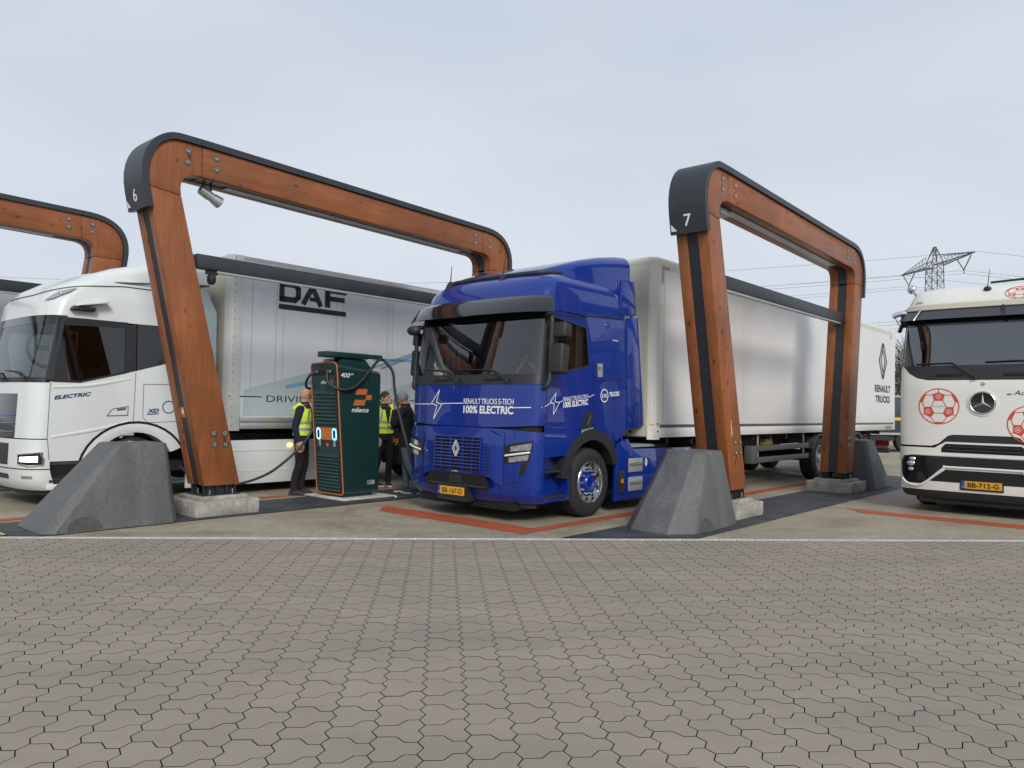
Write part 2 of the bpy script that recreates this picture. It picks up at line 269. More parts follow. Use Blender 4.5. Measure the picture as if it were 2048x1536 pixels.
# ------------------------------------------------------------------ mesh helpers
class MB:
    """collects shapes, builds them as one mesh object"""
    def __init__(s): s.v = []; s.f = []
    def add(s, vs, fs):
        o = len(s.v); s.v.extend([tuple(p) for p in vs]); s.f.extend([[i + o for i in f] for f in fs]); return s
    def box(s, x0, x1, y0, y1, z0, z1):
        vs = [(x0, y0, z0), (x1, y0, z0), (x1, y1, z0), (x0, y1, z0), (x0, y0, z1), (x1, y0, z1), (x1, y1, z1), (x0, y1, z1)]
        return s.add(vs, [(0, 3, 2, 1), (4, 5, 6, 7), (0, 1, 5, 4), (1, 2, 6, 5), (2, 3, 7, 6), (3, 0, 4, 7)])
    def prism(s, pts, axis, a, b):
        n = len(pts)
        mk = {'x': lambda p, h: (h, p[0], p[1]), 'y': lambda p, h: (p[0], h, p[1]), 'z': lambda p, h: (p[0], p[1], h)}[axis]
        vs = [mk(p, a) for p in pts] + [mk(p, b) for p in pts]
        fs = [list(range(n))[::-1], list(range(n, 2 * n))] + [(i, (i + 1) % n, n + (i + 1) % n, n + i) for i in range(n)]
        return s.add(vs, fs)
    def loft(s, rings, closed=True, caps=True):
        n = len(rings[0]); vs = [p for r in rings for p in r]; fs = []
        for k in range(len(rings) - 1):
            for i in range(n if closed else n - 1):
                j = (i + 1) % n; fs.append((k * n + i, k * n + j, (k + 1) * n + j, (k + 1) * n + i))
        if caps and closed:
            fs.append(list(range(n))[::-1]); fs.append([(len(rings) - 1) * n + i for i in range(n)])
        return s.add(vs, fs)
    def tube(s, path, r, n=8, caps=True):
        P = [Vector(p) for p in path]; rr = r if isinstance(r, (list, tuple)) else [r] * len(P)
        rings = []; up = None
        for i, p in enumerate(P):
            t = (P[min(i + 1, len(P) - 1)] - P[max(i - 1, 0)]).normalized()
            if up is None:
                up = Vector((0, 0, 1)) if abs(t.z) < 0.9 else Vector((1, 0, 0))
            a = t.cross(up).normalized(); b = a.cross(t).normalized(); up = b
            rings.append([tuple(p + (a * math.cos(2 * PI * k / n) + b * math.sin(2 * PI * k / n)) * rr[i]) for k in range(n)])
        return s.loft(rings, True, caps)
    def lathe(s, prof, o=(0, 0, 0), ax='x', n=32, caps=True):
        """prof = [(h, r)] along axis"""
        rings = []
        for h, r in prof:
            ring = []
            for k in range(n):
                c, q = math.cos(2 * PI * k / n) * r, math.sin(2 * PI * k / n) * r
                p = {'x': (h, c, q), 'y': (c, h, q), 'z': (c, q, h)}[ax]
                ring.append((o[0] + p[0], o[1] + p[1], o[2] + p[2]))
            rings.append(ring)
        return s.loft(rings, True, caps)
    def ball(s, c, rx, ry, rz, nu=12, nv=8):
        rings = []
        for j in range(1, nv):
            a = PI * j / nv
            rings.append([(c[0] + rx * math.sin(a) * math.cos(2 * PI * k / nu), c[1] + ry * math.sin(a) * math.sin(2 * PI * k / nu), c[2] + rz * math.cos(a)) for k in range(nu)])
        return s.loft(rings, True, True)
    def grid(s, fn, nu, nv):
        vs = [fn(i / nu, j / nv) for j in range(nv + 1) for i in range(nu + 1)]
        fs = [(j * (nu + 1) + i, j * (nu + 1) + i + 1, (j + 1) * (nu + 1) + i + 1, (j + 1) * (nu + 1) + i) for j in range(nv) for i in range(nu)]
        return s.add(vs, fs)
    def band(s, fn, lo, hi, dx=0.12, nz=1):
        """surface strip between two polylines lo, hi [(x,z)...] mapped by fn(x,z)"""
        x0 = max(lo[0][0], hi[0][0]); x1 = min(lo[-1][0], hi[-1][0])
        xs = sorted(set([round(p[0], 5) for p in lo + hi if x0 - 1e-6 <= p[0] <= x1 + 1e-6] + [x0, x1]))
        X = []
        for a, b in zip(xs, xs[1:]):
            k = max(1, int(math.ceil((b - a) / dx)))
            X += [a + (b - a) * i / k for i in range(k)]
        X.append(xs[-1])
        vs = []
        for x in X:
            a, b = lerpoly(lo, x), lerpoly(hi, x)
            for j in range(nz + 1): vs.append(fn(x, a + (b - a) * j / nz))
        m = nz + 1
        fs = [(i * m + j, (i + 1) * m + j, (i + 1) * m + j + 1, i * m + j + 1) for i in range(len(X) - 1) for j in range(nz)]
        return s.add(vs, fs)
    def poly(s, fn, pts, dx=0.1):
        """x-monotone polygon mapped by fn"""
        L = min(range(len(pts)), key=lambda i: pts[i][0]); Rr = max(range(len(pts)), key=lambda i: pts[i][0])
        def walk(d):
            out = [pts[L]]; i = L
            while i != Rr: i = (i + d) % len(pts); out.append(pts[i])
            return out
        A, B = walk(1), walk(-1)
        for Q in (A, B):
            while len(Q) > 2 and abs(Q[0][0] - Q[1][0]) < 1e-6: Q.pop(0)
            while len(Q) > 2 and abs(Q[-1][0] - Q[-2][0]) < 1e-6: Q.pop()
        mid = lambda W: sum(p[1] for p in W) / len(W)
        if mid(A) > mid(B): A, B = B, A
        xm = (pts[L][0] + pts[Rr][0]) / 2
        if lerpoly(A, xm) > lerpoly(B, xm): A, B = B, A
        return s.band(fn, A, B, dx)
    def strip(s, fn, pts, w, closed=False, dx=0.1):
        """polyline of width w in the plane, mapped by fn"""
        n = len(pts); segs = n if closed else n - 1
        for i in range(segs):
            a, b = pts[i], pts[(i + 1) % n]
            L = math.hypot(b[0] - a[0], b[1] - a[1])
            if L < 1e-6: continue
            tx, tz = (b[0] - a[0]) / L, (b[1] - a[1]) / L; nx, nz_ = -tz * w / 2, tx * w / 2
            k = max(1, int(L / dx)); e = w * 0.3 if (closed or 0 < i) else 0; e2_ = w * 0.3 if (closed or i < segs - 1) else 0
            vs = []
            for q in range(k + 1):
                d = -e + (L + e + e2_) * q / k; x, z = a[0] + tx * d, a[1] + tz * d
                vs += [fn(x + nx, z + nz_), fn(x - nx, z - nz_)]
            s.add(vs, [(2 * q, 2 * q + 1, 2 * q + 3, 2 * q + 2) for q in range(k)])
        return s
    def mesh(s, name, m, bevel=0, smooth=None, seg=2, weld=False, recalc=True):
        me = bpy.data.meshes.new(name); me.from_pydata(s.v, [], s.f)
        bm = bmesh.new(); bm.from_mesh(me)
        if weld: bmesh.ops.remove_doubles(bm, verts=bm.verts, dist=1e-4)
        if recalc: bmesh.ops.recalc_face_normals(bm, faces=bm.faces)
        if bevel:
            ed = [e for e in bm.edges if len(e.link_faces) == 2 and e.calc_face_angle(0) > 0.45]
            bmesh.ops.bevel(bm, geom=ed, offset=bevel, segments=seg, profile=0.5, affect='EDGES', clamp_overlap=True)
        bm.to_mesh(me); bm.free()
        for mm in (m if isinstance(m, (list, tuple)) else [m]): me.materials.append(mm)
        if smooth or bevel:
            me.shade_smooth(); me.set_sharp_from_angle(angle=R(smooth or 35))
        return me
    def build(s, name, m, parent=None, **kw):
        o = bpy.data.objects.new(name, s.mesh(name, m, **kw)); COL.objects.link(o)
        if parent: o.parent = parent
        return o

def lerpoly(P, x):
    if x <= P[0][0]: return P[0][1]
    for a, b in zip(P, P[1:]):
        if x <= b[0]:
            return b[1] if b[0] - a[0] < 1e-9 else a[1] + (b[1] - a[1]) * (x - a[0]) / (b[0] - a[0])
    return P[-1][1]
def bez(p0, p1, p2, p3, n=10):
    out = []
    for i in range(n + 1):
        t = i / n; q = 1 - t
        out.append(tuple(q ** 3 * a + 3 * q * q * t * b + 3 * q * t * t * c + t ** 3 * d for a, b, c, d in zip(p0, p1, p2, p3)))
    return out
def spline(P, n=8):
    """Catmull-Rom through points"""
    P = [Vector(p) for p in P]; out = []
    for i in range(len(P) - 1):
        a, b, c, d = P[max(i - 1, 0)], P[i], P[i + 1], P[min(i + 2, len(P) - 1)]
        for k in range(n):
            t = k / n
            out.append(0.5 * ((2 * b) + (c - a) * t + (2 * a - 5 * b + 4 * c - d) * t * t + (3 * b - a - 3 * c + d) * t ** 3))
    out.append(P[-1]); return out
def tag(o, label=None, cat=None, group=None, kind=None):
    if label: o['label'] = label
    if cat: o['category'] = cat
    if group: o['group'] = group
    if kind: o['kind'] = kind
    return o
def empty(name, m, label=None, cat=None, group=None, kind=None):
    o = bpy.data.objects.new(name, None); COL.objects.link(o); o.matrix_world = m; o.empty_display_size = 0.3
    return tag(o, label, cat, group, kind)
def bay(u, v, z=0, rz=0): return BAY @ Matrix.Translation((u, v, z)) @ Matrix.Rotation(rz, 4, 'Z')
def copy_tree(o, parent=None):
    c = o.copy(); COL.objects.link(c)
    if parent: c.parent = parent
    for ch in list(o.children): copy_tree(ch, c)
    return c
def inst(name, me, parent, loc=(0, 0, 0), rot=(0, 0, 0), scale=(1, 1, 1)):
    o = bpy.data.objects.new(name, me); COL.objects.link(o); o.parent = parent
    o.location = loc; o.rotation_euler = rot; o.scale = scale; return o
_tc = {}
def textgeo(txt, bold=0.0, shear=0.0):
    k = (txt, bold, shear)
    if k not in _tc:
        c = bpy.data.curves.new('t', 'FONT'); c.body = txt; c.size = 1; c.offset = bold; c.shear = shear; c.resolution_u = 3; c.fill_mode = 'FRONT'
        o = bpy.data.objects.new('t', c); me = bpy.data.meshes.new_from_object(o)
        V = [(v.co.x, v.co.y) for v in me.vertices]; Fc = [tuple(p.vertices) for p in me.polygons]
        xs = [p[0] for p in V]; ys = [p[1] for p in V]
        _tc[k] = ([((x - min(xs)) / (max(xs) - min(xs)), (y - min(ys)) / (max(ys) - min(ys))) for x, y in V], Fc)
        bpy.data.objects.remove(o); bpy.data.curves.remove(c); bpy.data.meshes.remove(me)
    return _tc[k]
def text(mb, fn, txt, x0, z0, x1, z1, bold=0.0, shear=0.0, slope=0.0):
    """letters fitted into the box (x0,z0)-(x1,z1), mapped by fn; slope lifts the far end"""
    V, Fc = textgeo(txt, bold, shear)
    mb.add([fn(x0 + (x1 - x0) * a, z0 + (z1 - z0) * b + slope * a) for a, b in V], Fc); return mb
def ring2(mb, fn, cx, cz, rx, rz, w, n=40, a0=0, a1=2 * PI):
    P = [(cx + rx * math.cos(a0 + (a1 - a0) * i / n), cz + rz * math.sin(a0 + (a1 - a0) * i / n)) for i in range(n + 1)]
    Q = [(cx + (rx - w) * math.cos(a0 + (a1 - a0) * i / n), cz + (rz - w) * math.sin(a0 + (a1 - a0) * i / n)) for i in range(n + 1)]
    vs = [fn(*p) for p in P] + [fn(*q) for q in Q]
    mb.add(vs, [(i, i + 1, n + 2 + i, n + 1 + i) for i in range(n)]); return mb
def ngon2(mb, fn, pts):
    mb.add([fn(*p) for p in pts], [list(range(len(pts)))]); return mb
def star3(mb, fn, cx, cz, r, w):
    for k in range(3):
        a = PI / 2 + k * 2 * PI / 3
        ngon2(mb, fn, [(cx + r * math.cos(a), cz + r * math.sin(a)), (cx + w * math.cos(a + PI / 3), cz + w * math.sin(a + PI / 3)), (cx, cz), (cx + w * math.cos(a - PI / 3), cz + w * math.sin(a - PI / 3))])
    return mb
def seams(root, nm, m, fn, lists, w):
    for L in lists:
        mb = MB(); mb.strip(fn, L, w); mb.build(nm, m, root)
def rhomb(mb, fn, cx, cz, hw, hh, w):
    """interlaced two-line diamond emblem"""
    q = lambda L: [(cx + a * hw, cz + b * hh) for a, b in L]
    mb.strip(fn, q([(-.10, 1), (-1, 0), (-.12, -.98)]), w); mb.strip(fn, q([(.10, -1), (1, 0), (.12, .98)]), w)
    mb.strip(fn, q([(.16, 1), (-.52, 0.02), (-.02, -.60)]), w); mb.strip(fn, q([(-.16, -1), (.52, -.02), (.02, .60)]), w)
    return mb
# ------------------------------------------------------------------ ground
W, S, AZ = 0.22472, 0.06224, 0.0155
X_IN, X_OUT = -11.0, 12.0
mb = MB(); mb.add([(-400, -400, -0.034), (400, -400, -0.034), (400, 0, -0.034), (-400, 0, -0.034)], [(0, 1, 2, 3)])
o = mb.build('ground', outer_m); o.matrix_world = frame(e1, e2, Vector((0, 0, 1)), L0); tag(o, kind='structure')
mb = MB(); mb.add([(-600, .035, 0), (600, .035, 0), (600, 900, 0), (-600, 900, 0)], [(0, 1, 2, 3)])
o = mb.build('concrete_apron', apron_m); o.matrix_world = APR; tag(o, kind='structure')
# slab joints of the apron: thin recessed-looking dark saw cuts between slabs
paving = tag(empty('paving', PAV), kind='structure')
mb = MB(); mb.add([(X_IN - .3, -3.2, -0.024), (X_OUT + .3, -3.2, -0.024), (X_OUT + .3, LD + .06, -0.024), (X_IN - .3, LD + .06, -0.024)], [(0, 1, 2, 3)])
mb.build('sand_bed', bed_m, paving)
def off_poly(P, d):
    n = len(P); out = []
    ar = sum(P[i][0] * P[(i + 1) % n][1] - P[(i + 1) % n][0] * P[i][1] for i in range(n)); sg = 1 if ar > 0 else -1
    for i in range(n):
        a, b, c = P[i - 1], P[i], P[(i + 1) % n]
        d1 = Vector((b[0] - a[0], b[1] - a[1])).normalized(); d2 = Vector((c[0] - b[0], c[1] - b[1])).normalized()
        n1 = Vector((-d1.y, d1.x)) * sg; n2 = Vector((-d2.y, d2.x)) * sg
        m = n1 + n2; m = m / max(0.35, m.dot(m) / 2)
        out.append((b[0] + m.x * d, b[1] + m.y * d))
    return out
h0, h1 = 0.0, -2 * AZ
def PX(k, j): return k * W + (h0 if j % 2 == 0 else h1)
def tallL():   # wide end on the left
    L = [(PX(0, j), j * S) for j in (0, 1, 2, 3, 4)]
    T = [(.40 * W, 4 * S), (.60 * W, 3 * S)]
    Rr = [(PX(1, j), j * S) for j in (3, 2, 1)]
    B = [(.60 * W, 1 * S), (.40 * W, 0)]
    return L + T + Rr + B
def tallR():
    L = [(PX(0, j), (j - 4) * S) for j in (4, 5, 6)]
    T = [(.40 * W, 2 * S), (.60 * W, 3 * S)]
    Rr = [(PX(1, j), (j - 4) * S) for j in (7, 6, 5, 4, 3)]
    B = [(.60 * W, -1 * S), (.40 * W, 0)]
    return L + T + Rr + B
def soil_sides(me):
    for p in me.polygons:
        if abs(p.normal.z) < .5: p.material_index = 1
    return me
shapes = [off_poly(tallL(), 0.0030), off_poly(tallR(), 0.0030)]
pm = []
for i, P in enumerate(shapes):
    m_ = MB(); n = len(P); m_.add([(x, y, 0) for x, y in P] + [(x, y, -0.023) for x, y in P], [list(range(n))] + [(k, (k + 1) % n, n + (k + 1) % n, n + k) for k in range(n)])
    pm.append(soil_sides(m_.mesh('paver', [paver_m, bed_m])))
cells = []
for k in range(int(X_IN / W), int(X_OUT / W)):
    for r in range(-9, int(LD / (6 * S)) + 2):
        for t in (0, 1):
            y = (r * 6 + (0 if t == 0 else 4)) * S
            if y - S > LD - 0.075: continue
            cut = y + 4 * S > LD - 0.075
            wp = PAV @ Vector((k * W + W / 2, y + .1, 0)); q = wp - Vector((0, 0, CAM_H))
            dep = q.dot(F); px = q.dot(RV) / dep * 1514.93 if dep > .3 else 9e9; py = -q.dot(UV) / dep * 1514.93 if dep > .3 else 9e9
            vis = dep > .3 and abs(px) < 1010 and py < 755
            cells.append((0 if vis and not cut else 1, wp.length, k, y, t, cut))
cells.sort()
rest = MB()
def clip_far(P, ymax):
    out = []
    for a, b in zip(P, P[1:] + P[:1]):
        if a[1] <= ymax: out.append(a)
        if (a[1] <= ymax) != (b[1] <= ymax):
            f_ = (ymax - a[1]) / (b[1] - a[1]); out.append((a[0] + (b[0] - a[0]) * f_, ymax))
    return out
for i, (nv, dist, k, y, t, cut) in enumerate(cells):
    dz = random.uniform(-0.0008, 0.0006)
    if i < 300:
        inst('paver', pm[t], paving, (k * W, y, dz))
    else:
        P = clip_far(shapes[t], LD - .072 - y) if cut else shapes[t]; n = len(P); o_ = (k * W, y)
        if n < 3: continue
        rest.add([(x + o_[0], yy + o_[1], dz) for x, yy in P] + [(x + o_[0], yy + o_[1], -0.023) for x, yy in P], [list(range(n))] + [(q, (q + 1) % n, n + (q + 1) % n, n + q) for q in range(n)])
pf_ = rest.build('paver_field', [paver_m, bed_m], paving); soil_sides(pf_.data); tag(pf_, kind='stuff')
# white edging row
mbx = MB(); mbx.box(0, W - .013, 0.012, 0.060, -0.02, 0.002); ef = mbx.mesh('edging_block', whiteline_m, bevel=0.003, seg=1)
for k in range(int(-8.5 / W), int(9.5 / W)):
    inst('edging_block', ef, paving, (k * W, LD - 0.066, random.uniform(-.002, .001)))

# painted bay lines (flat sheets on the apron) and dark strips under the gantries
BU, BVS = 5.03, 5.26
def sheet(name, pts, z, m, label=None):
    mb = MB(); mb.add([(x, y, z) for x, y in pts], [list(range(len(pts)))]); o = mb.build(name, m); o.matrix_world = BAY
    return tag(o, kind='structure')
for i in (-2, -1, 0, 1):
    du, dv = i * BU, i * 5.45
    sheet('bay_line', [(-2.25 + du, .98 + dv), (.50 + du, 1.00 + dv), (.28 + du, 1.44 + dv), (-2.62 + du, 1.40 + dv)], .004, redline_m)
    sheet('bay_line', [(.285 + du, 1.445 + dv), (.50 + du, 1.005 + dv), (.50 + du, 13 + dv), (.285 + du, 13 + dv)], .004, redline_m)
def clipline(u): return u * math.tan(BAY_A) + 0.08
for i, (gu, gv) in enumerate(((1.4, 4.08), (-3.6, -1.27), (-8.6, -6.5))):
    ua, ub = gu - (.42 if gu > 0 else .72), gu + (.74 if gu > 0 else .56)
    sheet('anti_slip_strip', [(ua, clipline(ua)), (ub, clipline(ub)), (ub, gv + 10.5), (ua, gv + 10.5)], .008, strip_m)
    tiles = MB()
# raised studs on the strip between the feet of the two gantries in view
stud = MB()
for gu, gv in ((1.4, 4.08), (-3.6, -1.27)):
    y = gv + .9
    while y < gv + 4.9:
        x = gu - (.42 if gu > 0 else .60)
        while x < gu + .5:
            if not (gu < 0 and gv + 2.3 < y < gv + 3.6):
                stud.add([(x - .022, y - .022, .009), (x + .022, y - .022, .009), (x + .022, y + .022, .009), (x - .022, y + .022, .009), (x - .014, y - .014, .014), (x + .014, y - .014, .014), (x + .014, y + .014, .014), (x - .014, y + .014, .014)],
                         [(4, 5, 6, 7), (0, 1, 5, 4), (1, 2, 6, 5), (2, 3, 7, 6), (3, 0, 4, 7)])
            x += .115
        y += .115
o = stud.build('strip_studs', strip_m); o.matrix_world = BAY; tag(o, 'small raised dark studs on the anti slip strips', 'studs', kind='stuff')

# ------------------------------------------------------------------ timber gantries
def gantry(u0, vj, digit, label, mirror_marks=False):
    root = empty('charging_gantry', bay(u0, vj), label, 'gantry', 'timber gantries over the charging bays')
    legF = [(.17, .40), (.68, .40), (-.27, 4.235), (-.69, 4.275)]
    cornF = [(-.69, 4.281)] + bez((-.69, 4.281), (-.785, 4.70), (-.56, 4.955), (-.32, 4.96))[1:] + [(-.003, 4.96), (-.003, 4.555)] + bez((-.003, 4.555), (-.20, 4.555), (-.325, 4.47), (-.27, 4.241))[1:]
    beam = [(.003, 4.555), (.003, 4.96), (5.477, 4.85), (5.477, 4.44)]
    cornR = [(5.483, 4.44), (5.483, 4.85)] + bez((5.60, 4.846), (6.02, 4.83), (6.27, 4.62), (6.19, 4.151)) + [(5.705, 4.151)] + bez((5.705, 4.151), (5.72, 4.33), (5.68, 4.43), (5.483, 4.44))[1:-1]
    legR = [(5.19, .38), (5.66, .38), (6.19, 4.145), (5.705, 4.145)]
    for nm, P, m in (('leg_plank', legF, wood_v), ('corner_plank', cornF, wood_v), ('beam_plank', beam, wood_h), ('corner_plank', cornR, wood_v), ('leg_plank', legR, wood_v)):
        for s in (-1, 1):
            mb = MB(); a, b = (.082, .245) if s > 0 else (-.245, -.082)
            mb.prism(P, 'x', a, b); mb.build(nm, m, root, bevel=0.008)
    # steel channel between the planks
    def shrink(P, d):
        return off_poly(P, d)
    for nm, P in (('leg_channel', legF), ('corner_channel', cornF), ('beam_channel', beam), ('corner_channel', cornR), ('leg_channel', legR)):
        mb = MB(); mb.prism(shrink(P, .012), 'x', -.079, .079); mb.build(nm, anthd, root)
    # light strip under the beam
    mb = MB(); mb.box(-.070, .070, .45, 5.1, -.012, 0)
    o = mb.build('beam_light', lightgrey, root); o.location = (0, 0, 4.555); o.rotation_euler = (math.atan2(-.115, 5.48), 0, 0)
    # metal capping along the outer edge
    path = [(-.635, 4.02), (-.69, 4.275)] + bez((-.69, 4.281), (-.785, 4.70), (-.56, 4.955), (-.32, 4.96))[1:] + [(0, 4.96), (5.48, 4.85)] + bez((5.60, 4.846), (6.02, 4.83), (6.27, 4.62), (6.19, 4.151)) + [(6.163, 3.93)]
    def cap(pts, nm):
        outer = []
        n = len(pts)
        for i, p in enumerate(pts):
            a, b = Vector(pts[max(i - 1, 0)]), Vector(pts[min(i + 1, n - 1)]); t = (b - a).normalized(); nr = Vector((-t.y, t.x))
            outer.append(nr)
        A = [(p[0] + q.x * .003, p[1] + q.y * .003) for p, q in zip(pts, outer)]; B = [(p[0] + q.x * .088, p[1] + q.y * .088) for p, q in zip(pts, outer)]
        rings = [[(-.282, a[0], a[1]), (.282, a[0], a[1]), (.282, b[0], b[1]), (-.282, b[0], b[1])] for a, b in zip(A, B)]
        mb = MB(); mb.loft(rings); mb.build(nm, anth, root, smooth=30)
    k = 12
    cap(path[:k] + [(-.02, 4.9604)], 'capping'); cap([(-.014, 4.9602), (2.73, 4.906)], 'capping'); cap([(2.736, 4.9055), (5.47, 4.8504)], 'capping'); cap([(5.476, 4.8503)] + path[14:], 'capping')
    # low cross rail with lamp below
    mb = MB(); mb.box(-.078, .078, .05, 5.56, 3.36, 3.55); mb.build('cross_rail', anth, root, bevel=.006)
    mb = MB(); mb.box(-.03, .06, .35, 5.45, 3.325, 3.356); mb.build('rail_light', lightgrey, root)
    mb = MB(); mb.lathe([(3.30, .035), (3.28, .06), (3.20, .06), (3.16, .03)], (0.0, .30, 0), 'z', 12).box(-.03, .03, .22, .38, 3.30, 3.36); mb.build('rail_sensor', bplas, root, smooth=40)
    # bolts
    def bolts(pts):
        for (y, z) in pts:
            mb = MB(); mb.lathe([(.2445, .036), (.249, .036), (.251, .028), (.2455, .024)], (0, y, z), 'x', 14); b = mb.build('bolt', steelbolt, root, smooth=30)
            mb = MB(); mb.lathe([(.2445, .017), (.255, .017), (.256, .010)], (0, y, z), 'x', 6); mb.build('bolt_head', steelbolt, b)
            mb = MB(); mb.lathe([(.2440, .046), (.2462, .046), (.2463, .037)], (0, y, z), 'x', 16); mb.build('bolt_recess', bmatt, b)
    bolts([(-.20, 4.85), (-.20, 4.70), (.20, 4.845), (.20, 4.695), (5.27, 4.74), (5.27, 4.60), (5.66, 4.72), (5.66, 4.58), (.28, 1.10), (.44, 1.10), (.30, .95), (.46, .95), (5.36, 1.06), (5.48, 1.06), (5.34, .92), (5.46, .92)])
    # steel feet and concrete footings
    for (a, b, zb) in ((.17, .68, .40), (5.19, .66 + 5.0, .38)):
        for s in (-.165, .165):
            for k in range(4):
                y = a + .06 + (b - a - .12) * k / 3
                mb = MB(); mb.box(s - .07, s + .07, y - .008, y + .008, .275, zb + .05); mb.build('foot_plate', anthd, root)
            mb = MB(); mb.box(s - .012, s + .012, a + .02, b - .02, .275, zb + .04); mb.build('foot_web', anthd, root)
            for yy in (a + .09, b - .09):
                mb = MB(); mb.lathe([(.27, .012), (.34, .012), (.345, .006)], (s + .05, yy, 0), 'z', 8); mb.build('anchor_bolt', steelbolt, root)
        mb = MB(); mb.box(-.235, .235, a - .02, b + .02, .262, .276); mb.build('base_plate', anthd, root)
        c = (a + b) / 2
        mb = MB(); mb.box(-.32, .32, c - .34, c + .34, .215, .262); mb.build('grout_pad', footing_m, root, bevel=.008)
        mb = MB(); mb.box(-.43, .43, c - .46, c + .46, .006, .215); mb.build('footing', footing_m, root, bevel=.02)
    # number and marker on the front of the capping
    t = Vector((-.635 + .69, 4.02 - 4.275)).normalized()   # down the slope
    up = -t; nr = Vector((-up.y, up.x))
    def fn(x, s, off=.091):
        p = Vector((-.635, 4.02)) + up * s + nr * off
        return (x, p.x, p.y)
    if digit:
        mb = MB(); text(mb, fn, digit, -.055, .10, .055, .265, .012); mb.build('bay_number', white_print, root)
        mb = MB(); ngon2(mb, fn, [(-.262, .05), (-.175, .05), (-.262, .15)]); mb.build('marker_triangle', white_print, root)
    return root
g7 = gantry(1.4, 4.08, '7', 'timber gantry with dark capping numbered 7 beside the blue truck')
g6 = gantry(-3.60, -1.27, '6', 'timber gantry with dark capping numbered 6 above the green charger')
g5 = gantry(-8.60, -6.50, '5', 'timber gantry behind the white cab, only its far end in view')
# warning sticker on the channel of gantry 6's front leg
def legfn(x, z, off=.004):
    w = .17 + (-.86) * (z - .4) / 3.875
    return (x, w + .012 - off, z)
mb = MB(); ngon2(mb, legfn, [(-.06, 1.32), (.06, 1.32), (.06, 1.46), (-.06, 1.46)]); mb.build('warning_sticker', orange, g6)
mb = MB(); ngon2(mb, lambda x, z: legfn(x, z, .006), [(-.03, 1.38), (.02, 1.36), (.03, 1.44), (-.005, 1.43)]); mb.build('sticker_symbol', white_print, g6)
# pale chip in the timber of gantry 7
mb = MB()
ngon2(mb, lambda a, b: (.2462, a, b), [(.12, 1.42), (.16, 1.40), (.17, 1.30), (.20, 1.22), (.155, 1.17), (.15, 1.27), (.12, 1.33), (.15, 1.36)])
mb.build('wood_chip_scar', mat('raw_wood', (.55, .40, .22), .8, var=.3, vscale=30), g7)

# grey box lamp under beam 7, floodlight camera under beam 6
r = empty('lamp_box', bay(1.36, 4.30, 4.44), 'pale grey lamp box hanging under the beam of gantry 7', 'lamp')
mb = MB(); mb.box(-.13, .13, -.16, .18, 0, .085); mb.build('housing', lightgrey, r, bevel=.012)
mb = MB(); mb.box(-.04, .04, -.04, .04, .085, .125); mb.build('bracket', bplas, r)
r = empty('floodlight', bay(-3.58, -1.0, 4.55) @ Matrix.Scale(.74, 4), 'silver tilted floodlight hanging under the beam of gantry 6', 'floodlight')
mb = MB(); mb.box(-.02, .02, -.20, -.17, -.16, .02).box(-.02, .02, -.06, -.03, -.22, .02); mb.build('bracket', bplas, r)
mb = MB(); mb.lathe([(-.25, .055), (-.24, .085), (-.10, .095), (.02, .085), (.06, .10), (.19, .115), (.20, .10)], (0, 0, 0), 'y', 20)
h = mb.build('lamp_body', alu, r, smooth=35); h.location = (0, -.03, -.24); h.rotation_euler = (R(-24), 0, 0)
mb = MB(); mb.lathe([(.195, .098), (.205, .09)], (0, 0, 0), 'y', 20); mb.build('lamp_lens', lightgrey, h)

# ------------------------------------------------------------------ crash barriers
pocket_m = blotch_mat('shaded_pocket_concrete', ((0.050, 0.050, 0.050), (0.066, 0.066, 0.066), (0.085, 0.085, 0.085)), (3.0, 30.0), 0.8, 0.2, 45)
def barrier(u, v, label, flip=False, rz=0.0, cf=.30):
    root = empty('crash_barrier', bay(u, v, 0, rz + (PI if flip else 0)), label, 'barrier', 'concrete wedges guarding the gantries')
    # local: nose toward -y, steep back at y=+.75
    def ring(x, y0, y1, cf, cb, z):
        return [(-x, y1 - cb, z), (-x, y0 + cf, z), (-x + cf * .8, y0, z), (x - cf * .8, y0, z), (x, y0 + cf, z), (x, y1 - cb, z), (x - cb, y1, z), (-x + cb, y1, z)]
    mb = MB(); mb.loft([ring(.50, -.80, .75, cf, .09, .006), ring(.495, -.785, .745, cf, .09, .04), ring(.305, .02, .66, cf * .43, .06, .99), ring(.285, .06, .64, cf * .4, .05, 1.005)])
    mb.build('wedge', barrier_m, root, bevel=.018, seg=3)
    yc = -.36 if cf < .2 else -.20
    sfn = lambda y, z: (.5005 - .2005 * z + .003, y, z)
    arc = [(yc + .19 * math.cos(a), .03 + .15 * math.sin(a)) for a in [PI * k / 16 for k in range(17)]]
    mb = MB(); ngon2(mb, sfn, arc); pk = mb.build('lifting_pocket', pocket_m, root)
    mb = MB(); mb.lathe([(1.00, .03), (1.012, .03), (1.016, .02)], (-.1, .34, 0), 'z', 12); mb.build('lifting_plug', footing_m, root)
    return root
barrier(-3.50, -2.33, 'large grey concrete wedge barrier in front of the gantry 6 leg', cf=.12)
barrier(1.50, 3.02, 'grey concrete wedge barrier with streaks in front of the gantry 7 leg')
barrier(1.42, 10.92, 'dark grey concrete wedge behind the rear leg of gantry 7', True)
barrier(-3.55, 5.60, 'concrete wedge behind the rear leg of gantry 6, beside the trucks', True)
# pale hatched drain cover at the left tip of the wedge
r = empty('drain_cover', bay(-3.62, -3.55), 'worn pale yellow striped drain cover at the tip of the left wedge', 'drain')
ym = mat('worn_yellow', (.50, .46, .24), .8, var=.35, vscale=12)
mb = MB(); mb.box(-.32, .30, -.20, .18, .010, .016); mb.build('frame', strip_m, r)
for k in range(6):
    mb = MB(); mb.box(-.30, .28, -.185 + k * .06, -.145 + k * .06, .016, .022); mb.build('bar', ym, r)
